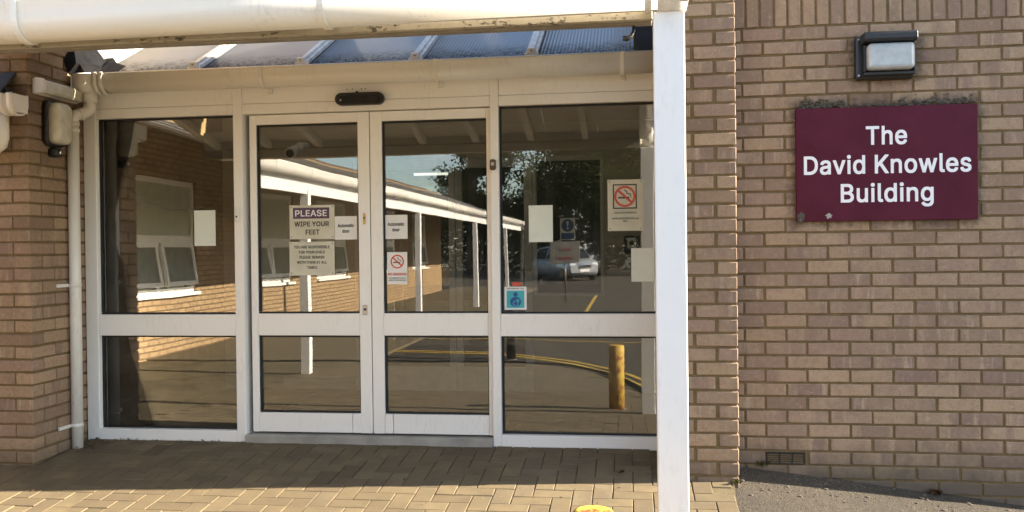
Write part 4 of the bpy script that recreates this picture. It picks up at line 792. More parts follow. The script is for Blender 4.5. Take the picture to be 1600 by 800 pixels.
for e in edge: b.b.faces.new((e.verts[0], e.verts[1], low[e.verts[1]], low[e.verts[0]]))
b.recalc()
tag(b.build('lead_flashing', 'lead'), 'crumpled dark lead flashing in the corner of wall and lobby roof', 'flashing')

# ------------------------------------------------------------------ canopy in front
cn = thing('entrance_canopy', 'low canopy with white gutter, flaking fascia and square white post', 'canopy', (-1.6, -2, 0))
fa = bx('fascia', 'fascia', cn, -3.64, .086, -2.005, -1.975, 1.968, 2.15, .002)
bx('soffit_board', 'soffit', cn, -3.64, .085, -1.974, -1.93, 1.962, 2.10, .002)
gp = [gutter(cn, -3.55, .197, -2.086, 2.135, 1.988, .078), gutter(cn, .10, .199, -2.086, 2.139, 1.982, .084, 'stop_end')]
gp.append(bx('end_plate', 'upvc', cn, .199, .204, -2.168, -2.004, 2.0, 2.136, .002))
for x in (-3.4, -2.27, -1.085, .068): gp.append(bracket(cn, x, -2.086, 2.135, 1.988, .078, .022, .007))
for o in gp:                                   # the gutter falls a little towards the left
    for v in o.data.vertices: v.co.z += -.011 + .0052*(v.co.x-.1)
pt = bx('post', 'post', cn, .087, .193, -2.09, -1.985, -.30, 1.972, .003)
b = B()
for k in range(9):
    x = -3.5+.45*k; b.obox((x, -1.03, 2.265), (1, 0, 0), Vector((0, 1, .225)).normalized(), Vector((0, -.225, 1)).normalized(), (.024, .93, .028)); b.build('rafter', 'upvc', cn); b = B()
b.b.free()
for k in range(9):
    x0 = -3.64+.4245*k; B().obox((x0+.21, -1.05, 2.31), (1, 0, 0), Vector((0, 1, .225)).normalized(), Vector((0, -.225, 1)).normalized(), (.2105, .98, .006)).build('roof_sheet', 'poly2', cn)
hk = B().tube([(.02, -1.94, 1.968), (.02, -1.94, 1.945), (.012, -1.945, 1.925), (-.004, -1.95, 1.915), (-.02, -1.95, 1.918)], [.006, .006, .007, .010, .009], 10).build('hook', 'black', cn)

# covered way along the brick wing (seen in the door glass)
cw = thing('covered_way', 'long covered way with white fascia, gutter and posts along the brick wing', 'canopy', (-3.7, -13, -.25))
bx('fascia', 'post', cw, -3.70, -3.66, -24.5, -2.72, 1.80, 2.05, .003)
P = gutter_profile(0, 2.09, 1.965, .07); Q = [(u*.92, v+.006) for u, v in P][::-1]
b = B().prism([(-(u)-3.585, v) for u, v in P+Q], 1, -24.5, -2.75)
for f_ in b.b.faces: f_.smooth = len(f_.verts) == 4
b.build('channel', 'upvc', cw)
for k in range(22):
    y = -3.2-1.0*k; P2 = gutter_profile(0, 2.096, 1.957, .078)
    B().prism([(-u-3.585, v) for u, v in P2+[(p*.9, q+.007) for p, q in P2][::-1]], 1, y-.015, y+.015).build('bracket', 'upvc', cw)
for y in (-4.42, -9.95, -15.5, -21.0): bx('post', 'post', cw, -3.74, -3.64, y-.05, y+.05, -.3, 1.86, .003)
def brown_sheet():
    m = M('brown_translucent_sheet'); p = m.pos(); sp2 = m.n('ShaderNodeSeparateXYZ'); m.l(p, sp2.inputs[0]); rib = m.math('SINE', m.math('MULTIPLY', sp2.outputs[1], 2*math.pi/.15))
    d = m.n('ShaderNodeBsdfDiffuse'); t_ = m.n('ShaderNodeBsdfTranslucent'); x_ = m.n('ShaderNodeMixShader'); x_.inputs[0].default_value = .5
    m.l(m.ramp(m.noise(3, 5, .6, p).outputs['Fac'], (.3, (.08, .065, .05)), (.7, (.15, .12, .09))), d.inputs[0]); t_.inputs[0].default_value = (.34, .30, .23, 1); m.l(m.bump(rib, .8, .02), d.inputs['Normal'])
    m.l(d.outputs[0], x_.inputs[1]); m.l(t_.outputs[0], x_.inputs[2]); m.l(x_.outputs[0], m.out.inputs[0]); return m.m
MAT['brown_sheet'] = brown_sheet()
for k in range(22):
    y1 = -2.75-k; B().prism([(-3.63, 2.06), (-3.63, 2.085), (-6.9, 3.165), (-6.9, 3.14)], 1, y1-.985, y1).build('roof_sheet', 'brown_sheet', cw)
    B().obox((-5.27, y1-.992, 2.60), Vector((1, 0, -.33)).normalized(), (0, 1, 0), Vector((.33, 0, 1)).normalized(), (1.70, .022, .03)).build('rafter', 'upvc', cw)

# ------------------------------------------------------------------ brick wing (seen in the door glass)
wg = thing('brick_wing', 'single storey buff brick wing with white windows mirrored in the doors', 'building', (-8, -13, -.3))
WINS = [(-5.0, -6.95), (-8.75, -10.6), (-11.95, -13.9), (-16.2, -18.1), (-20, -21.9)]
yy = -.53
for a, c in WINS:
    bx('wall_panel', 'brick_y', wg, -6.6, -6.3, a, yy, -.4, 3.0, 0); bx('wall_below_window', 'brick_y', wg, -6.6, -6.3, c, a, -.4, .58, 0); bx('wall_above_window', 'brick_y', wg, -6.6, -6.3, c, a, 2.19, 3.0, 0)
    yy = c
bx('wall_panel', 'brick_y', wg, -6.6, -6.3, -24, yy, -.4, 3.0, 0); bx('end_wall', 'brick_x', wg, -10.6, -6.6, -24, -23.7, -.4, 3.0, 0)
B().prism([(-6.9, 3.14), (-6.9, 3.22), (-10.9, 2.3), (-10.9, 2.22)], 1, -24.6, -.6).build('rear_roof_slope', 'rooftile', wg)
bx('room_floor', 'vinyl', wg, -10, -6.6, -23.7, -.6, -.3, -.2, 0); bx('room_back_wall', 'plaster', wg, -10.2, -10, -23.7, -.6, -.4, 3.0, 0)
for i, (a, c) in enumerate(WINS):
    w = B().box(-6.42, -6.34, c, c+.06, .6, 2.18).box(-6.42, -6.34, a-.06, a, .6, 2.18).box(-6.42, -6.34, c+.06, a-.06, 2.11, 2.18).box(-6.42, -6.34, c+.06, a-.06, .6, .67).box(-6.42, -6.34, c+.06, a-.06, 1.30, 1.40).build('window_frame', 'frame', wg)
    m_ = (a+c)/2
    bx('blind', 'blind', w, -6.475, -6.465, c+.05, a-.05, .64, 2.14, 0)
    bx('mullion', 'frame', w, -6.42, -6.345, m_-.035, m_+.035, .67, 1.30, .002)
    bx('sill', 'frame', w, -6.42, -6.24, c-.03, a+.03, .55, .598, .003)
    bx('pane', 'obscure', w, -6.385, -6.38, c+.06, a-.06, 1.40, 2.11, 0)
    for y0, y1 in ((c+.07, m_-.045), (m_+.045, a-.07)):       # two tilted-out casements
        t = rad(random.uniform(5, 9)); ax = Vector((math.sin(t), 0, -math.cos(t))); hx_ = Vector((-6.335, (y0+y1)/2, 1.30)); L_ = .30
        nrm = Vector((math.cos(t), 0, math.sin(t))); hw = (y1-y0)/2
        cs = B()
        for dy, dl, sy, sl2 in ((-hw+.03, 0, .03, L_), (hw-.03, 0, .03, L_)): cs.obox(hx_ + ax*(L_) + Vector((0, dy, 0)), nrm, (0, 1, 0), ax, (.02, .03, L_))
        cs.obox(hx_ + ax*.03, nrm, (0, 1, 0), ax, (.0195, hw-.06, .03)); cs.obox(hx_ + ax*(2*L_-.03), nrm, (0, 1, 0), ax, (.0195, hw-.06, .03))
        co = cs.build('casement', 'frame', w)
        B().obox(hx_ + ax*L_, nrm, (0, 1, 0), ax, (.003, hw-.06, L_-.06)).build('casement_pane', 'obscure2', w)
# ------------------------------------------------------------------ lobby inside
structure(bx('lobby_floor', 'vinyl', None, -3.40, .215, .17, 1.95, -.06, .005, 0))
structure(bx('lobby_side_wall', 'plaster', None, .216, .299, -.02, 6, -.1, 3.4, 0))
iw = structure(bx('inner_wall', 'plaster', None, -3.41, -2.26, 1.9, 2.0, -.1, 3.25, 0), 'tan plastered wall at the back of the entrance lobby')
for a in ((-2.26, -.776, 1.9, 2.0, 1.90, 3.25), (-.776, -.21, 1.9, 2.0, 1.90, 3.25), (-.776, -.21, 1.9, 2.0, -.1, .80), (-.21, .215, 1.9, 2.0, -.1, 3.25)): bx('wall_piece', 'plaster', iw, *a, 0)
mt = tag(B().box(-3.25, -2.5, .30, 1.2, .006, .016, .003).build('door_mat', 'dark_floor'), 'black ribbed mat on the lobby floor behind the left pane', 'mat')
bh = tag(B().box(-3.40, .215, 1.55, 1.62, 1.98, 2.12, .004).build('ceiling_beam', 'plaster'), 'pale beam crossing the lobby ceiling behind the glass', 'beam')
idr = thing('inner_doors', 'grey framed inner double doors at the back of the lobby', 'door', (-1.5, 1.9, 0))
for x0, x1 in ((-2.26, -2.19), (-1.465, -1.413), (-1.407, -1.355), (-.846, -.778)): bx('stile', 'innerframe', idr, x0, x1, 1.88, 1.93, 0, 1.9, .003)
for x0, x1 in ((-2.19, -1.465), (-1.355, -.846)):
    bx('top_rail', 'innerframe', idr, x0+.001, x1-.001, 1.882, 1.93, 1.82, 1.9, .003); bx('bottom_rail', 'innerframe', idr, x0+.001, x1-.001, 1.882, 1.93, 0, .2, .003); bx('pane', 'glass_flat', idr, x0, x1, 1.90, 1.905, .2, 1.82, 0)
bx('door_closer', 'black', idr, -1.54, -1.345, 1.82, 1.878, 1.845, 1.905, .006)
iwn = thing('inner_window', 'dark reception window at the back of the lobby', 'window', (-.5, 1.9, .8))
for a in ((-.776, -.745, .80, 1.9), (-.235, -.209, .80, 1.9)): bx('frame', 'innerframe', iwn, a[0], a[1], 1.88, 1.93, a[2], a[3], .002)
bx('frame', 'innerframe', iwn, -.744, -.236, 1.881, 1.93, 1.86, 1.9, .002); bx('sill', 'innerframe', iwn, -.79, -.2, 1.85, 1.93, .775, .80, .003); bx('pane', 'glass_flat', iwn, -.744, -.236, 1.905, 1.91, .801, 1.86, 0)
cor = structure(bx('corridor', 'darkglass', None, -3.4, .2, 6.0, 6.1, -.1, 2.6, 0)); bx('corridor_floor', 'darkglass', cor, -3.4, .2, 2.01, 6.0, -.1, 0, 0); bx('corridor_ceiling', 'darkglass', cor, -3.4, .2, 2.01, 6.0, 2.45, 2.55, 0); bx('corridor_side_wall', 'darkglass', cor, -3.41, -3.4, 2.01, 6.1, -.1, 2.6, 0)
ct = thing('strip_light', 'lit fluorescent strip light glowing in the corridor behind the inner doors', 'light', (-2.4, 4.4, 2.0)); bx('body', 'white', ct, -2.40, -1.94, 4.36, 4.44, 2.01, 2.05, .004); B().tube([(-2.37, 4.4, 1.995), (-1.97, 4.4, 1.995)], .013, 10).build('tube', 'tube', ct); B().tube([(-2.17, 4.4, 2.05), (-2.17, 4.4, 2.45)], .006, 6).build('hanger', 'steel', ct)
rd = thing('entry_reader', 'black wall box with a round steel button in the lobby', 'intercom', (0, 1.86, 1.18)); bx('box', 'black', rd, -.05, .07, 1.86, 1.899, 1.11, 1.25, .006); bx('plate', 'steel', rd, -.025, .045, 1.853, 1.8595, 1.15, 1.235, .003); B().disc((.01, 1.846, 1.195), .02, 20, 1, .006).build('button', 'black', rd)
cbl = B().tube([(-3.29, .06, 1.99), (-3.27, .08, 1.75), (-3.20, .12, 1.58), (-3.10, .15, 1.50), (-2.95, .17, 1.44), (-2.75, .15, 1.43), (-2.63, .12, 1.46)], .006, 8); tag(cbl.build('curly_cable', 'cable'), 'black coiled cable hanging behind the left pane', 'cable')

sc = thing('security_camera', 'small white security camera hanging inside behind the left hand door', 'camera', (-2.5, 1.3, 1.95))
B().tube([(-2.52, 1.5, 1.985), (-2.52, 1.36, 1.97)], .028, 14).build('mount', 'upvc', sc); B().tube([(-2.55, 1.40, 1.945), (-2.56, 1.27, 1.905)], [.045, .045], 18).build('housing', 'upvc', sc); B().tube([(-2.5598, 1.273, 1.906), (-2.5620, 1.255, 1.900)], .032, 16).build('lens', 'carglass', sc)

# ------------------------------------------------------------------ notices
GI, GO = GY+.010, GY-.004                     # just inside / outside the fixed panes
DI, DO, DX = .058, .0445, .0425                          # the same for the door panes
def sheet_thing(label, cat, x0, x1, z0, z1, y, mat, name='notice', pins=None, group=None):
    t_ = thing(name, label, cat, ((x0+x1)/2, y, z0), group); bx('sheet', mat, t_, x0, x1, y, y+.0012, z0, z1, 0)
    if pins:
        for px_, pz in ((x0+.012, z0+.012), (x1-.012, z0+.012), (x0+.012, z1-.012), (x1-.012, z1-.012)): B().disc((px_, y-.0025, pz), .005, 10, 1, .002).build('pin', pins, t_)
    return t_
def no_smoking(t_, cx, cz, r, y):
    B().disc((cx, y-.0012, cz), r, 40, 1, .0008, r*.8).build('prohibition_ring', 'red', t_)
    B().obox((cx, y-.0020, cz), Vector((1, 0, -.9)).normalized(), (0, 1, 0), Vector((.9, 0, 1)).normalized(), (r*.86, .0004, r*.1)).build('prohibition_bar', 'red', t_)
    b_ = B().box(cx-r*.62, cx+r*.42, y-.0009, y-.0003, cz-r*.2, cz-r*.04); b_.build('cigarette', 'ink', t_)
    sm = B().tube([(cx+r*.55, y-.0006, cz+r*.0), (cx+r*.5, y-.0006, cz+r*.22), (cx+r*.2, y-.0006, cz+r*.28), (cx+r*.15, y-.0006, cz+r*.5), (cx-.05*r, y-.0006, cz+r*.6)], r*.05, 6)
    for v in sm.b.verts: v.co.y = y-.0006+(v.co.y-(y-.0006))*.05
    sm.build('smoke', 'ink', t_)
t = sheet_thing('cream notice with purple heading PLEASE WIPE YOUR FEET', 'notice', -2.085, -1.797, 1.232, 1.441, DX, 'cream_card', pins='steel')
bx('heading_band', 'purple', t, -2.062, -1.83, DX-.0012, DX-.0002, 1.358, 1.425, 0)
text('PLEASE', .050, (-1.946, DX-.0022, 1.391), 'white', t, 1, w=.210); text('WIPE YOUR', .039, (-1.942, DX-.0012, 1.325), 'ink', t, 1, w=.222); text('FEET', .039, (-1.938, DX-.0012, 1.275), 'ink', t, 1, w=.092)
t = sheet_thing('cream notice reading YOU ARE RESPONSIBLE FOR YOUR CHILD', 'notice', -2.088, -1.80, 1.009, 1.216, DX, 'cream_card', pins='steel')
for k, s_ in enumerate(('YOU ARE RESPONSIBLE', 'FOR YOUR CHILD', 'PLEASE REMAIN', 'WITH THEM AT ALL', 'TIMES')): text(s_, .023, (-1.944, DX-.0012, 1.183-.0315*k), 'ink', t, 0, w=(.230, .168, .160, .192, .066)[k])
t = sheet_thing('white square Automatic door notice on the left hand sliding door', 'notice', -1.795, -1.655, 1.226, 1.369, DO-.002, 'paper')
text('Automatic', .027, (-1.725, DO-.0034, 1.312), 'ink', t, 1, w=.104); text('door', .027, (-1.725, DO-.0034, 1.278), 'ink', t, 1, w=.047)
t = sheet_thing('white square Automatic door notice on the right hand sliding door', 'notice', -1.481, -1.339, 1.226, 1.372, DO-.002, 'paper')
text('Automatic', .027, (-1.410, DO-.0034, 1.316), 'ink', t, 1, w=.104); text('door', .027, (-1.410, DO-.0034, 1.282), 'ink', t, 1, w=.047)
t = sheet_thing('small pale no smoking sticker with red writing on the right hand door', 'sticker', -1.468, -1.343, .951, 1.146, DX, 'paper', 'sticker')
no_smoking(t, -1.405, 1.088, .042, DX); text('NO SMOKING', .021, (-1.405, DX-.0012, 1.012), 'red', t, 1, w=.116); text('It is against the law to', .0105, (-1.405, DX-.0012, .989), 'ink', t, 0, w=.108); text('smoke in these premises', .0105, (-1.405, DX-.0012, .976), 'ink', t, 0, w=.108)
sheet_thing('blank back of a paper sheet stuck on the left fixed pane', 'paper sheet', -2.703, -2.563, 1.198, 1.42, GO, 'paper_back', 'paper_sheet')
sheet_thing('blank back of a paper sheet in the middle of the right fixed pane', 'paper sheet', -.597, -.454, 1.196, 1.414, GO, 'paper_back', 'paper_sheet')
sheet_thing('blank back of a paper sheet half behind the white post', 'paper sheet', .004, .144, .957, 1.153, GO, 'paper_back', 'paper_sheet')
t = sheet_thing('cream no smoking notice with a black framed red symbol on the right pane', 'notice', -.130, .075, 1.256, 1.556, GO, 'cream_card', pins='steel')
for a in ((-.099, .040, 1.522, 1.529), (-.099, .040, 1.385, 1.392), (-.099, -.092, 1.392, 1.522), (.033, .040, 1.392, 1.522)): bx('symbol_frame', 'ink', t, a[0], a[1], GO-.001, GO-.0002, a[2], a[3], 0)
no_smoking(t, -.0295, 1.457, .062, GO)
text('THIS IS A NO SMOKING SITE', .0125, (-.028, GO-.0012, 1.362), 'ink', t, 0, w=.130); text('PLEASE DO NOT SMOKE IN THIS', .0125, (-.028, GO-.0012, 1.328), 'ink', t, 0, w=.155); text('AREA', .0125, (-.028, GO-.0012, 1.312), 'ink', t, 0, w=.026)
t = sheet_thing('teal breastfeeding symbol sticker low on the right pane', 'sticker', -.748, -.615, .794, .932, GO, 'paper', 'sticker')
bx('teal_panel', 'teal', t, -.734, -.629, GO-.0012, GO-.0002, .806, .908, 0)
B().disc((-.681, GO-.0022, .886), .0135, 20, 1, .0008).build('head', 'blue', t)
b = B().prism([(-.681+.033*math.cos(a)*(1 if math.sin(a) > 0 else 1), .842+.030*math.sin(a)) for a in [2*math.pi*k/24 for k in range(24)]], 1, GO-.0022, GO-.0014); b.build('body', 'blue', t)
B().disc((-.668, GO-.003, .848), .010, 16, 1, .0006).build('baby_head', 'teal', t); B().disc((-.681, GO-.003, .832), .017, 20, 1, .0006, .012).build('arm', 'teal', t)
text('WE SUPPORT THE', .0105, (-.681, GO-.0012, .921), 'ink', t, 0, w=.1)
sheet_thing('small red strip above the teal sticker on the right pane', 'sticker', -.70, -.645, .937, .958, GO, 'red', 'sticker')
t = thing('fire_door_sign', 'blue and white sign with an exclamation mark on the inner window', 'sign', (-.49, 1.87, 1.2)); SY = 1.868
bx('plate', 'paper', t, -.555, -.435, SY, SY+.003, 1.225, 1.40, 0); B().disc((-.495, SY-.0015, 1.34), .050, 28, 1, .001).build('blue_disc', 'blue', t); bx('blue_panel', 'blue', t, -.547, -.443, SY-.0015, SY-.0003, 1.232, 1.280, 0)
B().prism([(-.503, 1.372), (-.487, 1.372), (-.491, 1.33), (-.499, 1.33)], 1, SY-.003, SY-.002).build('exclamation_mark', 'white', t); B().disc((-.495, SY-.003, 1.316), .008, 14, 1, .0008).build('exclamation_dot', 'white', t)

# ------------------------------------------------------------------ lamps and sign on the walls
ln = thing('bulkhead_lamp', 'rectangular black hooded bulkhead lamp above the maroon sign', 'lamp', (1.38, -.17, 2.05))
YB = WY-.001
B().box(1.212, 1.518, YB-.045, YB, 2.048, 2.282, .014, 2).build('base', 'black', ln)
B().box(1.258, 1.497, YB-.130, YB-.046, 2.085, 2.225, .022, 3).build('lens', 'frost2', ln)
hd = B().prism([(YB-.046, 2.226), (YB-.138, 2.232), (YB-.146, 2.240), (YB-.146, 2.272), (YB-.138, 2.281), (YB-.046, 2.281)], 0, 1.236, 1.504, .004).build('hood', 'black', ln)
b = B().box(1.246, 1.261, YB-.085, YB-.046, 2.08, 2.225, .003).box(1.498, 1.508, YB-.085, YB-.046, 2.08, 2.225, .003).box(1.246, 1.508, YB-.085, YB-.0465, 2.062, 2.079, .003); b.build('lens_frame', 'black', ln)
B().tube([(1.31, YB-.05, 2.15), (1.44, YB-.05, 2.15)], .014, 10).build('lamp_tube', 'white', ln)
for z in (2.262, 2.068): B().disc((1.228, YB-.049, z), .005, 10, 1, .004).build('screw', 'steel', ln)

sg = thing('name_sign', 'maroon sign board reading The David Knowles Building', 'sign', (1.37, -.19, 1.28))
SYB = WY-.026
B().box(.9015, 1.838, SYB, WY-.002, 1.288, 1.903, .0025).build('board', 'maroon', sg)
for s_, z, w_ in (('The', 1.747, .212), ('David Knowles', 1.592, .862), ('Building', 1.438, .478)):
    o = text(s_, .131, (1.373, SYB-.001, z), 'white', sg, .0052, depth=.0008)
    xs_ = [v.co.x for v in o.data.vertices]; zs_ = [v.co.z for v in o.data.vertices]; k = w_/(max(xs_)-min(xs_)); cx_ = (max(xs_)+min(xs_))/2
    for v in o.data.vertices: v.co.x = 1.373 + (v.co.x-cx_)*k
def lump(c, r, seed, n=2, sq=(1, 1, 1)):
    b_ = bmesh.new(); bmesh.ops.create_icosphere(b_, subdivisions=n, radius=r)
    for v in b_.verts:
        v.co *= 1+.5*noise.noise(v.co*(2.2/r)+Vector((seed*3.1, seed, 0))); v.co = Vector((v.co.x*sq[0], v.co.y*sq[1], v.co.z*sq[2]))+Vector(c)
    return b_
def lumps(name, lst, mat, parent=None):
    me_ = bpy.data.meshes.new(name); b_ = bmesh.new()
    for l_ in lst:
        tmp = bpy.data.meshes.new('x'); l_.to_mesh(tmp); l_.free(); b_.from_mesh(tmp); bpy.data.meshes.remove(tmp)
    b_.to_mesh(me_); b_.free(); return link(name, me_, mat, parent)
lumps('paint_chip', [lump((1.072, SYB+.001, 1.316), .017, 3, 3, (1, .12, .95))], 'concrete', sg); lumps('corner_lichen', [lump((.925, SYB, 1.312), .024, 5, 2, (.9, .3, 1.1)), lump((.918, SYB, 1.295), .016, 8, 2, (1, .4, 1))], 'moss', sg)
ms = []
for k in range(260):
    x = random.choice((random.uniform(.92, 1.16), random.uniform(1.42, 1.83), random.uniform(.92, 1.83))); h = abs(random.gauss(0, .018))*(1.0 if (x < 1.16 or x > 1.42) else .25)
    ms.append(lump((x, WY-.006-random.random()*.012, 1.906+h), random.uniform(.004, .010), k, 1, (1.3, .6, .8)))
tag(lumps('lichen', ms, 'moss'), 'crusty grey lichen growing along the top edge of the sign', 'lichen', kind='stuff')

vt = thing('air_vent', 'dark slotted air vent set low in the right brick wall', 'vent', (.837, -.17, -.05))
x0, x1, z0, z1 = VENT; y0 = WY+.004
bx('recess', 'seal', vt, x0+.001, x1-.001, y0+.02, y0+.06, z0+.002, z1-.002, 0)
for a in ((x0, x1, z1-.006, z1), (x0, x1, z0, z0+.006)): bx('rim', 'black', vt, a[0], a[1], y0-.004, y0+.02, a[2], a[3], .001)
for x in (x0, x0+.069, x0+.138, x1-.006): bx('rib', 'black', vt, x, x+.006, y0-.002, y0+.02, z0+.006, z1-.006, 0)
for k in range(5): bx('slat', 'black', vt, x0+.006, x1-.006, y0+.002, y0+.016, z0+.012+.0105*k, z0+.0165+.0105*k, 0)

# lamps on the left return wall (they face +x)
XL = LX+.001
st = thing('strip_lamp', 'old white strip lamp fixed high on the left brick return', 'lamp', (XL, -.26, 2.1))
B().box(XL, XL+.022, -.485, -.085, 2.088, 2.178, .004).build('tray', 'upvc', st)
B().prism([(XL+.0225, 2.092), (XL+.060, 2.096), (XL+.068, 2.108), (XL+.068, 2.160), (XL+.060, 2.172), (XL+.0225, 2.176)], 1, -.462, -.10) if False else None
b = B().prism([(XL+.0225, 2.092), (XL+.058, 2.097), (XL+.068, 2.110), (XL+.068, 2.158), (XL+.058, 2.170), (XL+.0225, 2.175)], 1, -.462, -.10); b.build('diffuser', 'frost', st)
b = B().prism([(XL+.0225, 2.088), (XL+.062, 2.092), (XL+.072, 2.106), (XL+.072, 2.162), (XL+.062, 2.175), (XL+.0225, 2.179)], 1, -.490, -.463); b.build('end_cap', 'upvc', st)
ov = thing('oval_bulkhead_lamp', 'tall oval bulkhead lamp with yellowed lens and black base on the left', 'lamp', (XL, -.26, 1.8))
def rounded(y0, y1, z0, z1, r, n=6):
    out = []
    for cy_, cz_, a0 in ((y1-r, z1-r, 0), (y0+r, z1-r, 90), (y0+r, z0+r, 180), (y1-r, z0+r, 270)):
        out += [(cy_+r*math.cos(rad(a0+90*k/n)), cz_+r*math.sin(rad(a0+90*k/n))) for k in range(n+1)]
    return out
def loft_x(rings):
    b_ = B(); R_ = [[b_.b.verts.new((x, u, v)) for u, v in P_] for x, P_ in rings]
    for a, c in zip(R_, R_[1:]):
        for k in range(len(a)): b_.b.faces.new((a[k], a[(k+1) % len(a)], c[(k+1) % len(a)], c[k])).smooth = True
    b_.b.faces.new(R_[-1]).smooth = True; b_.b.faces.new(R_[0][::-1]); return b_.recalc()
loft_x([(XL, rounded(-.405, -.225, 1.795, 2.070, .05)), (XL+.030, rounded(-.405, -.225, 1.795, 2.070, .05)), (XL+.034, rounded(-.401, -.229, 1.799, 2.066, .05))]).build('base', 'black', ov)
loft_x([(XL+.0345, rounded(-.390, -.240, 1.81, 2.055, .042)), (XL+.078, rounded(-.388, -.242, 1.812, 2.053, .042)), (XL+.094, rounded(-.377, -.253, 1.823, 2.042, .036)), (XL+.099, rounded(-.355, -.275, 1.845, 2.02, .02))]).build('lens', 'frost', ov)
loft_x([(XL, rounded(-.350, -.284, 1.735, 1.790, .015)), (XL+.04, rounded(-.350, -.284, 1.735, 1.790, .015)), (XL+.055, rounded(-.343, -.291, 1.74, 1.782, .012))]).build('sensor_housing', 'black', ov)
loft_x([(XL+.056, rounded(-.330, -.304, 1.748, 1.774, .01)), (XL+.064, rounded(-.326, -.308, 1.752, 1.77, .008))]).build('sensor_eye', 'chrome', ov)

# ------------------------------------------------------------------ bollards and small ground litter
def bollard(label, x, y, r, h, mat, cap):
    z = (gz(y) if y > -5.3 else tz(x, y)) - .03
    t_ = thing('bollard', label, 'bollard', (x, y, z))
    B().tube([(x, y, z), (x, y, z+h), (x, y, z+h+r*.10), (x, y, z+h+r*.16)], [r, r, r*.93, r*.75], 28).build('shaft', mat, t_)
    if cap: B().tube([(x, y, z+h*.78), (x, y, z+h*.86)], r*1.02, 24).build('band', cap, t_)
    B().tube([(x, y, z+.0), (x, y, z+.034)], r*1.25, 20).build('concrete_collar', 'concrete', t_); return t_
bollard('short rusty yellow bollard standing on the paving in front of the post', -.125, -2.39, .067, .578, 'rusty', None)
bollard('slim black bollard with pale band by the road edge', -1.55, -6.0, .06, .95, 'black', 'white')
lv = B()
for k in range(150):
    a = random.random()
    if a < .40: x, y = random.gauss(-3.33, .07), random.gauss(-.16, .06)
    elif a < .75: x, y = random.uniform(-3.35, -2.5), -.02-abs(random.gauss(0, .05))
    else: x, y = random.uniform(-3.3, .1), random.uniform(-1.0, -.03)
    z = gz(min(y, 0))+.004; s_ = random.uniform(.004, .015); an = random.random()*6.3; u_ = Vector((math.cos(an), math.sin(an), random.uniform(-.3, .5)))*s_; w_ = Vector((-math.sin(an), math.cos(an), random.uniform(-.2, .6)))*s_*.5
    c_ = Vector((x, y, z+s_*.4)); lv.poly([c_-u_, c_+w_, c_+u_, c_-w_])
tag(lv.build('leaf_litter', 'deadleaf'), 'scattered dead leaves and debris by the downpipe foot and sill', 'leaf litter', kind='stuff')
gr = []
for k in range(230):
    x = random.uniform(.56, 2.14) ; y = WY-abs(random.gauss(0, .22))-.005
    if y < -1.2: continue
    gr.append(lump((x, y, tz(x, y)+.001), random.choice((.003, .004, .005, .007, .011)), k, 1, (1.3, 1, .6)))
tag(lumps('loose_grit', gr, 'stone'), 'loose stones and grit lying on the tarmac along the wall foot', 'grit', kind='stuff')
def weed(label, x, y, z, h, n, mat='weed'):
    b_ = B()
    for k in range(n):
        an = random.random()*6.3; ln_ = h*random.uniform(.5, 1); d_ = Vector((math.cos(an)*.6, math.sin(an)*.6, 1)).normalized(); s_ = Vector((-math.sin(an), math.cos(an), 0))*.006
        p = Vector((x+random.gauss(0, .012), y+random.gauss(0, .008), z)); q = p+d_*ln_*.6; e = p+d_*ln_+Vector((math.cos(an), math.sin(an), -.3))*ln_*.35
        b_.poly([p-s_*.3, q-s_*1.5, e, q+s_*1.5, p+s_*.3])
    return tag(b_.build('weed', mat), label, 'weed')
weed('yellow green weed growing at the right foot of the brick pier', .53, -.535, -.065, .045, 10); weed('tiny weed tuft in the paving joint near the white post', -.07, -.42, -.05, .018, 7); weed('straggly dry weed at the foot of the right wall', 1.62, -.19, tz(1.62, -.19), .05, 30, 'deadleaf'); weed('small plant creeping up the wall by the air vent', .72, -.185, -.06, .06, 6, 'weed')

# ------------------------------------------------------------------ car park behind the camera (seen in the glass)
def loft(stations, name, mat, parent):
    """stations: list of (x, [(y,z)...]) rings, mirrored ring already closed"""
    b_ = B(); R_ = [[b_.b.verts.new((x, u, v)) for u, v in P_] for x, P_ in stations]
    for a, c in zip(R_, R_[1:]):
        for k in range(len(a)): b_.b.faces.new((a[k], a[(k+1) % len(a)], c[(k+1) % len(a)], c[k])).smooth = True
    b_.b.faces.new(R_[0][::-1]); b_.b.faces.new(R_[-1]); b_.recalc(); return b_.build(name, mat, parent)
def ring(w0, w1, z0, z1):      # lower width, shoulder width
    return [(-w0, z0), (w0, z0), (w1, z0+(z1-z0)*.35), (w1, z0+(z1-z0)*.7), (w1*.93, z1), (-w1*.93, z1), (-w1, z0+(z1-z0)*.7), (-w1, z0+(z1-z0)*.35)]
def cab(w0, w1, z0, z1): return [(-w0, z0), (w0, z0), (w1*1.04, z0+(z1-z0)*.8), (w1*.85, z1), (-w1*.85, z1), (-w1*1.04, z0+(z1-z0)*.8)]
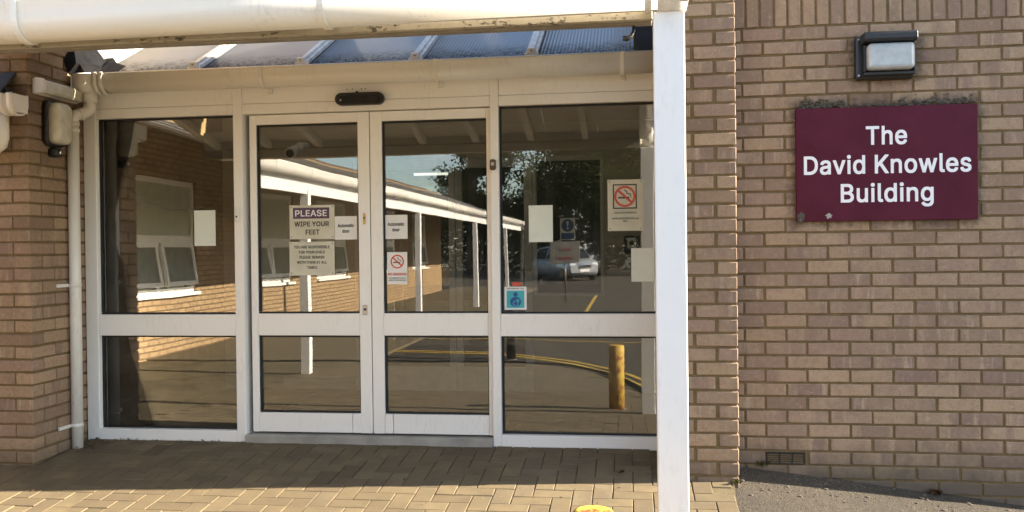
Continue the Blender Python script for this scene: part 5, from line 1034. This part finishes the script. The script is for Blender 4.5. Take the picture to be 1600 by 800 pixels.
def make_car(label, x, y, rz, paint):
    t_ = bpy.data.objects.new('parked_car', None); COL.objects.link(t_); tag(t_, label, 'car', 'cars parked across the car park')
    loft([(-2.1, ring(.70, .74, .42, .78)), (-1.95, ring(.80, .86, .25, .95)), (-1.2, ring(.84, .89, .22, .99)), (.6, ring(.84, .89, .22, .98)), (1.3, ring(.84, .89, .22, .95)), (1.85, ring(.80, .85, .24, .84)), (2.1, ring(.68, .72, .36, .66))], 'body', paint, t_)
    loft([(-1.95, cab(.70, .62, .94, 1.05)), (-1.6, cab(.78, .62, .96, 1.48)), (-.6, cab(.80, .62, .96, 1.56)), (.35, cab(.80, .61, .96, 1.50)), (1.15, cab(.76, .66, .94, 1.0))], 'cabin_glass', 'carglass', t_)
    loft([(-1.66, cab(.60, .60, 1.40, 1.49)), (-1.5, cab(.62, .61, 1.42, 1.53)), (-.5, cab(.62, .62, 1.46, 1.585)), (.32, cab(.6, .6, 1.42, 1.525)), (.5, cab(.56, .56, 1.38, 1.45))], 'roof', paint, t_)
    for s_ in (-1, 1):
        for px_, pz in (((.35, 1.50), (1.12, .97)), ((-.45, 1.54), (-.45, .98)), ((-1.60, 1.48), (-1.9, .98))):
            B().tube([(px_[0], s_*.62, px_[1]), (pz[0], s_*.80, pz[1])], .03, 8).build('pillar', paint, t_)
        for wx in (-1.3, 1.32):
            w_ = B().tube([(wx, s_*.70, .31), (wx, s_*.885, .31)], .31, 24).build('tyre', 'tyre', t_)
            B().tube([(wx, s_*.80, .31), (wx, s_*.893, .31)], .20, 20).build('rim', 'chrome', w_)
        hl = B().obox((1.96, s_*.60, .70), (1, 0, 0), (0, 1, 0), (0, 0, 1), (.10, .15, .07), .03).build('headlight', 'lens', t_)
        B().obox((-2.02, s_*.66, .82), (1, 0, 0), (0, 1, 0), (0, 0, 1), (.06, .10, .10), .02).build('tail_light', 'red', t_)
        B().obox((.95, s_*.98, 1.02), (1, 0, 0), (0, 1, 0), (0, 0, 1), (.06, .10, .07), .03).build('door_mirror', paint, t_)
        B().box(-.35, -.20, s_*.895-.012, s_*.895+.012, .80, .83).build('door_handle', 'chrome', t_)
    B().obox((2.07, 0, .60), (1, 0, 0), (0, 1, 0), (0, 0, 1), (.05, .36, .07), .02).build('grille', 'black', t_); B().obox((2.09, 0, .44), (1, 0, 0), (0, 1, 0), (0, 0, 1), (.03, .26, .055), .005).build('number_plate', 'white', t_)
    t_.location = (x, y, tz(x, y)); t_.rotation_euler = (0, 0, rz); 
    for ch in t_.children: ch.matrix_parent_inverse = Matrix()
    return t_
make_car('silver hatchback parked beneath the trees, mirrored beside the fire door sign', -3.0, -36, rad(62), 'carpaint')
make_car('dark blue car parked beyond the end of the covered way', -9.6, -33, rad(80), 'carpaint2')
make_car('white car parked at the far left behind the covered way', -13.2, -34, rad(95), 'carpaint3')
bs = thing('car_park_sign', 'white car park sign with red panel on a thin post', 'sign', (-1.8, -19, -.25))
B().tube([(-1.8, -19, -.3), (-1.8, -19, 1.35)], .03, 10).build('post', 'steel', bs); bx('plate', 'soffit', bs, -2.2, -1.4, -18.965, -18.945, .75, 1.35, .004); bx('red_panel', 'redworn', bs, -2.0, -1.6, -18.944, -18.94, .86, .93, 0); bx('red_panel', 'redworn', bs, -1.95, -1.65, -18.944, -18.94, 1.10, 1.16, 0)

def tree(label, x, y, h, rx, seed, leaves=5200, trunk=.28):
    rr = random.Random(seed); z = tz(x, y); t_ = thing('tree', label, 'tree', (x, y, z), 'trees along the far side of the car park')
    b_ = B(); top = Vector((x+rr.uniform(-.6, .6), y, z+h*.72)); base = Vector((x, y, z-.1))
    b_.tube([base, base.lerp(top, .15)+Vector((.05, 0, 0)), base.lerp(top, .5)+Vector((rr.uniform(-.2, .2), 0, 0)), top], [trunk*1.2, trunk, trunk*.6, .04], 9)
    tips = []
    for k in range(11):
        f_ = rr.uniform(.25, .9); s_ = base.lerp(top, f_); an = rr.random()*6.3; ln_ = rx*rr.uniform(.55, 1.)*(1.15-f_*.6)
        e = s_+Vector((math.cos(an)*ln_, math.sin(an)*ln_, ln_*rr.uniform(.25, .8))); m_ = s_.lerp(e, .5)+Vector((0, 0, ln_*.1))
        b_.tube([s_, m_, e], [trunk*.32*(1.2-f_), trunk*.2*(1.2-f_), .02], 6); tips += [e, m_, s_.lerp(e, .8)]
    b_.build('trunk', 'bark', t_); tips += [top, top+Vector((0, 0, h*.15)), top+Vector((.3, 0, h*.22))]
    v_, f2 = [], []
    cl = [(p+Vector((rr.gauss(0, .4), rr.gauss(0, .4), rr.gauss(0, .35))), rr.uniform(.5, 1.25)*rx*.34) for p in tips for _ in range(3)]
    for k in range(leaves):
        c_, r_ = rr.choice(cl); d_ = Vector((rr.gauss(0, 1), rr.gauss(0, 1), rr.gauss(0, .8))).normalized()*r_*rr.random()**.45; p = c_+d_
        s_ = rr.uniform(.06, .15); a_ = Vector((rr.gauss(0, 1), rr.gauss(0, 1), rr.gauss(0, .6))).normalized()*s_; q_ = a_.cross(Vector((rr.gauss(0, 1), rr.gauss(0, 1), rr.gauss(0, 1)))).normalized()*s_*.6
        n0 = len(v_); v_ += [p-a_, p+q_, p+a_, p-q_]; f2.append((n0, n0+1, n0+2, n0+3))
    me_ = bpy.data.meshes.new('crown'); me_.from_pydata(v_, [], f2); link('crown', me_, 'leaf', t_); return t_
for lb, x, y, h, rx, sd, lf in (('tall dense tree mirrored in the right pane above the silver car', -1.6, -42, 11.5, 4.4, 3, 34000), ('tree with open crown mirrored at the edge of the right hand door', -9.0, -44, 10.5, 3.0, 5, 15000), ('broad tree mirrored behind the no smoking notice', 4.6, -40, 11, 4.5, 9, 30000), ('tall dark tree standing far right across the car park', 13, -43, 12, 5, 12, 6000), ('small round tree seen over the end of the covered way', -5.3, -50, 7.5, 2.2, 21, 9000), ('wide tree behind the silver car', 1.8, -48, 9, 4.2, 33, 22000)):
    tree(lb, x, y, h, rx, sd, lf)
# hedge closing the car park
v_, f2 = [], []
rr = random.Random(4)
for k in range(42000):
    x = rr.uniform(-26, 24); h = 4.6+1.1*noise.noise(Vector((x*.35, 0, 0)))+.35*noise.noise(Vector((x*1.3, 4, 0))); p = Vector((x, -52+rr.gauss(0, .8)*.8, -.25+h*rr.random()**.7)); s_ = rr.uniform(.10, .24)
    a_ = Vector((rr.gauss(0, 1), rr.gauss(0, 1), rr.gauss(0, .6))).normalized()*s_; q_ = a_.cross(Vector((rr.gauss(0, 1), rr.gauss(0, 1), rr.gauss(0, 1)))).normalized()*s_*.6
    n0 = len(v_); v_ += [p-a_, p+q_, p+a_, p-q_]; f2.append((n0, n0+1, n0+2, n0+3))
me_ = bpy.data.meshes.new('hedge'); me_.from_pydata(v_, [], f2); tag(link('hedge', me_, 'leaf'), 'long dark green hedge along the far edge of the car park', 'hedge', kind='stuff')
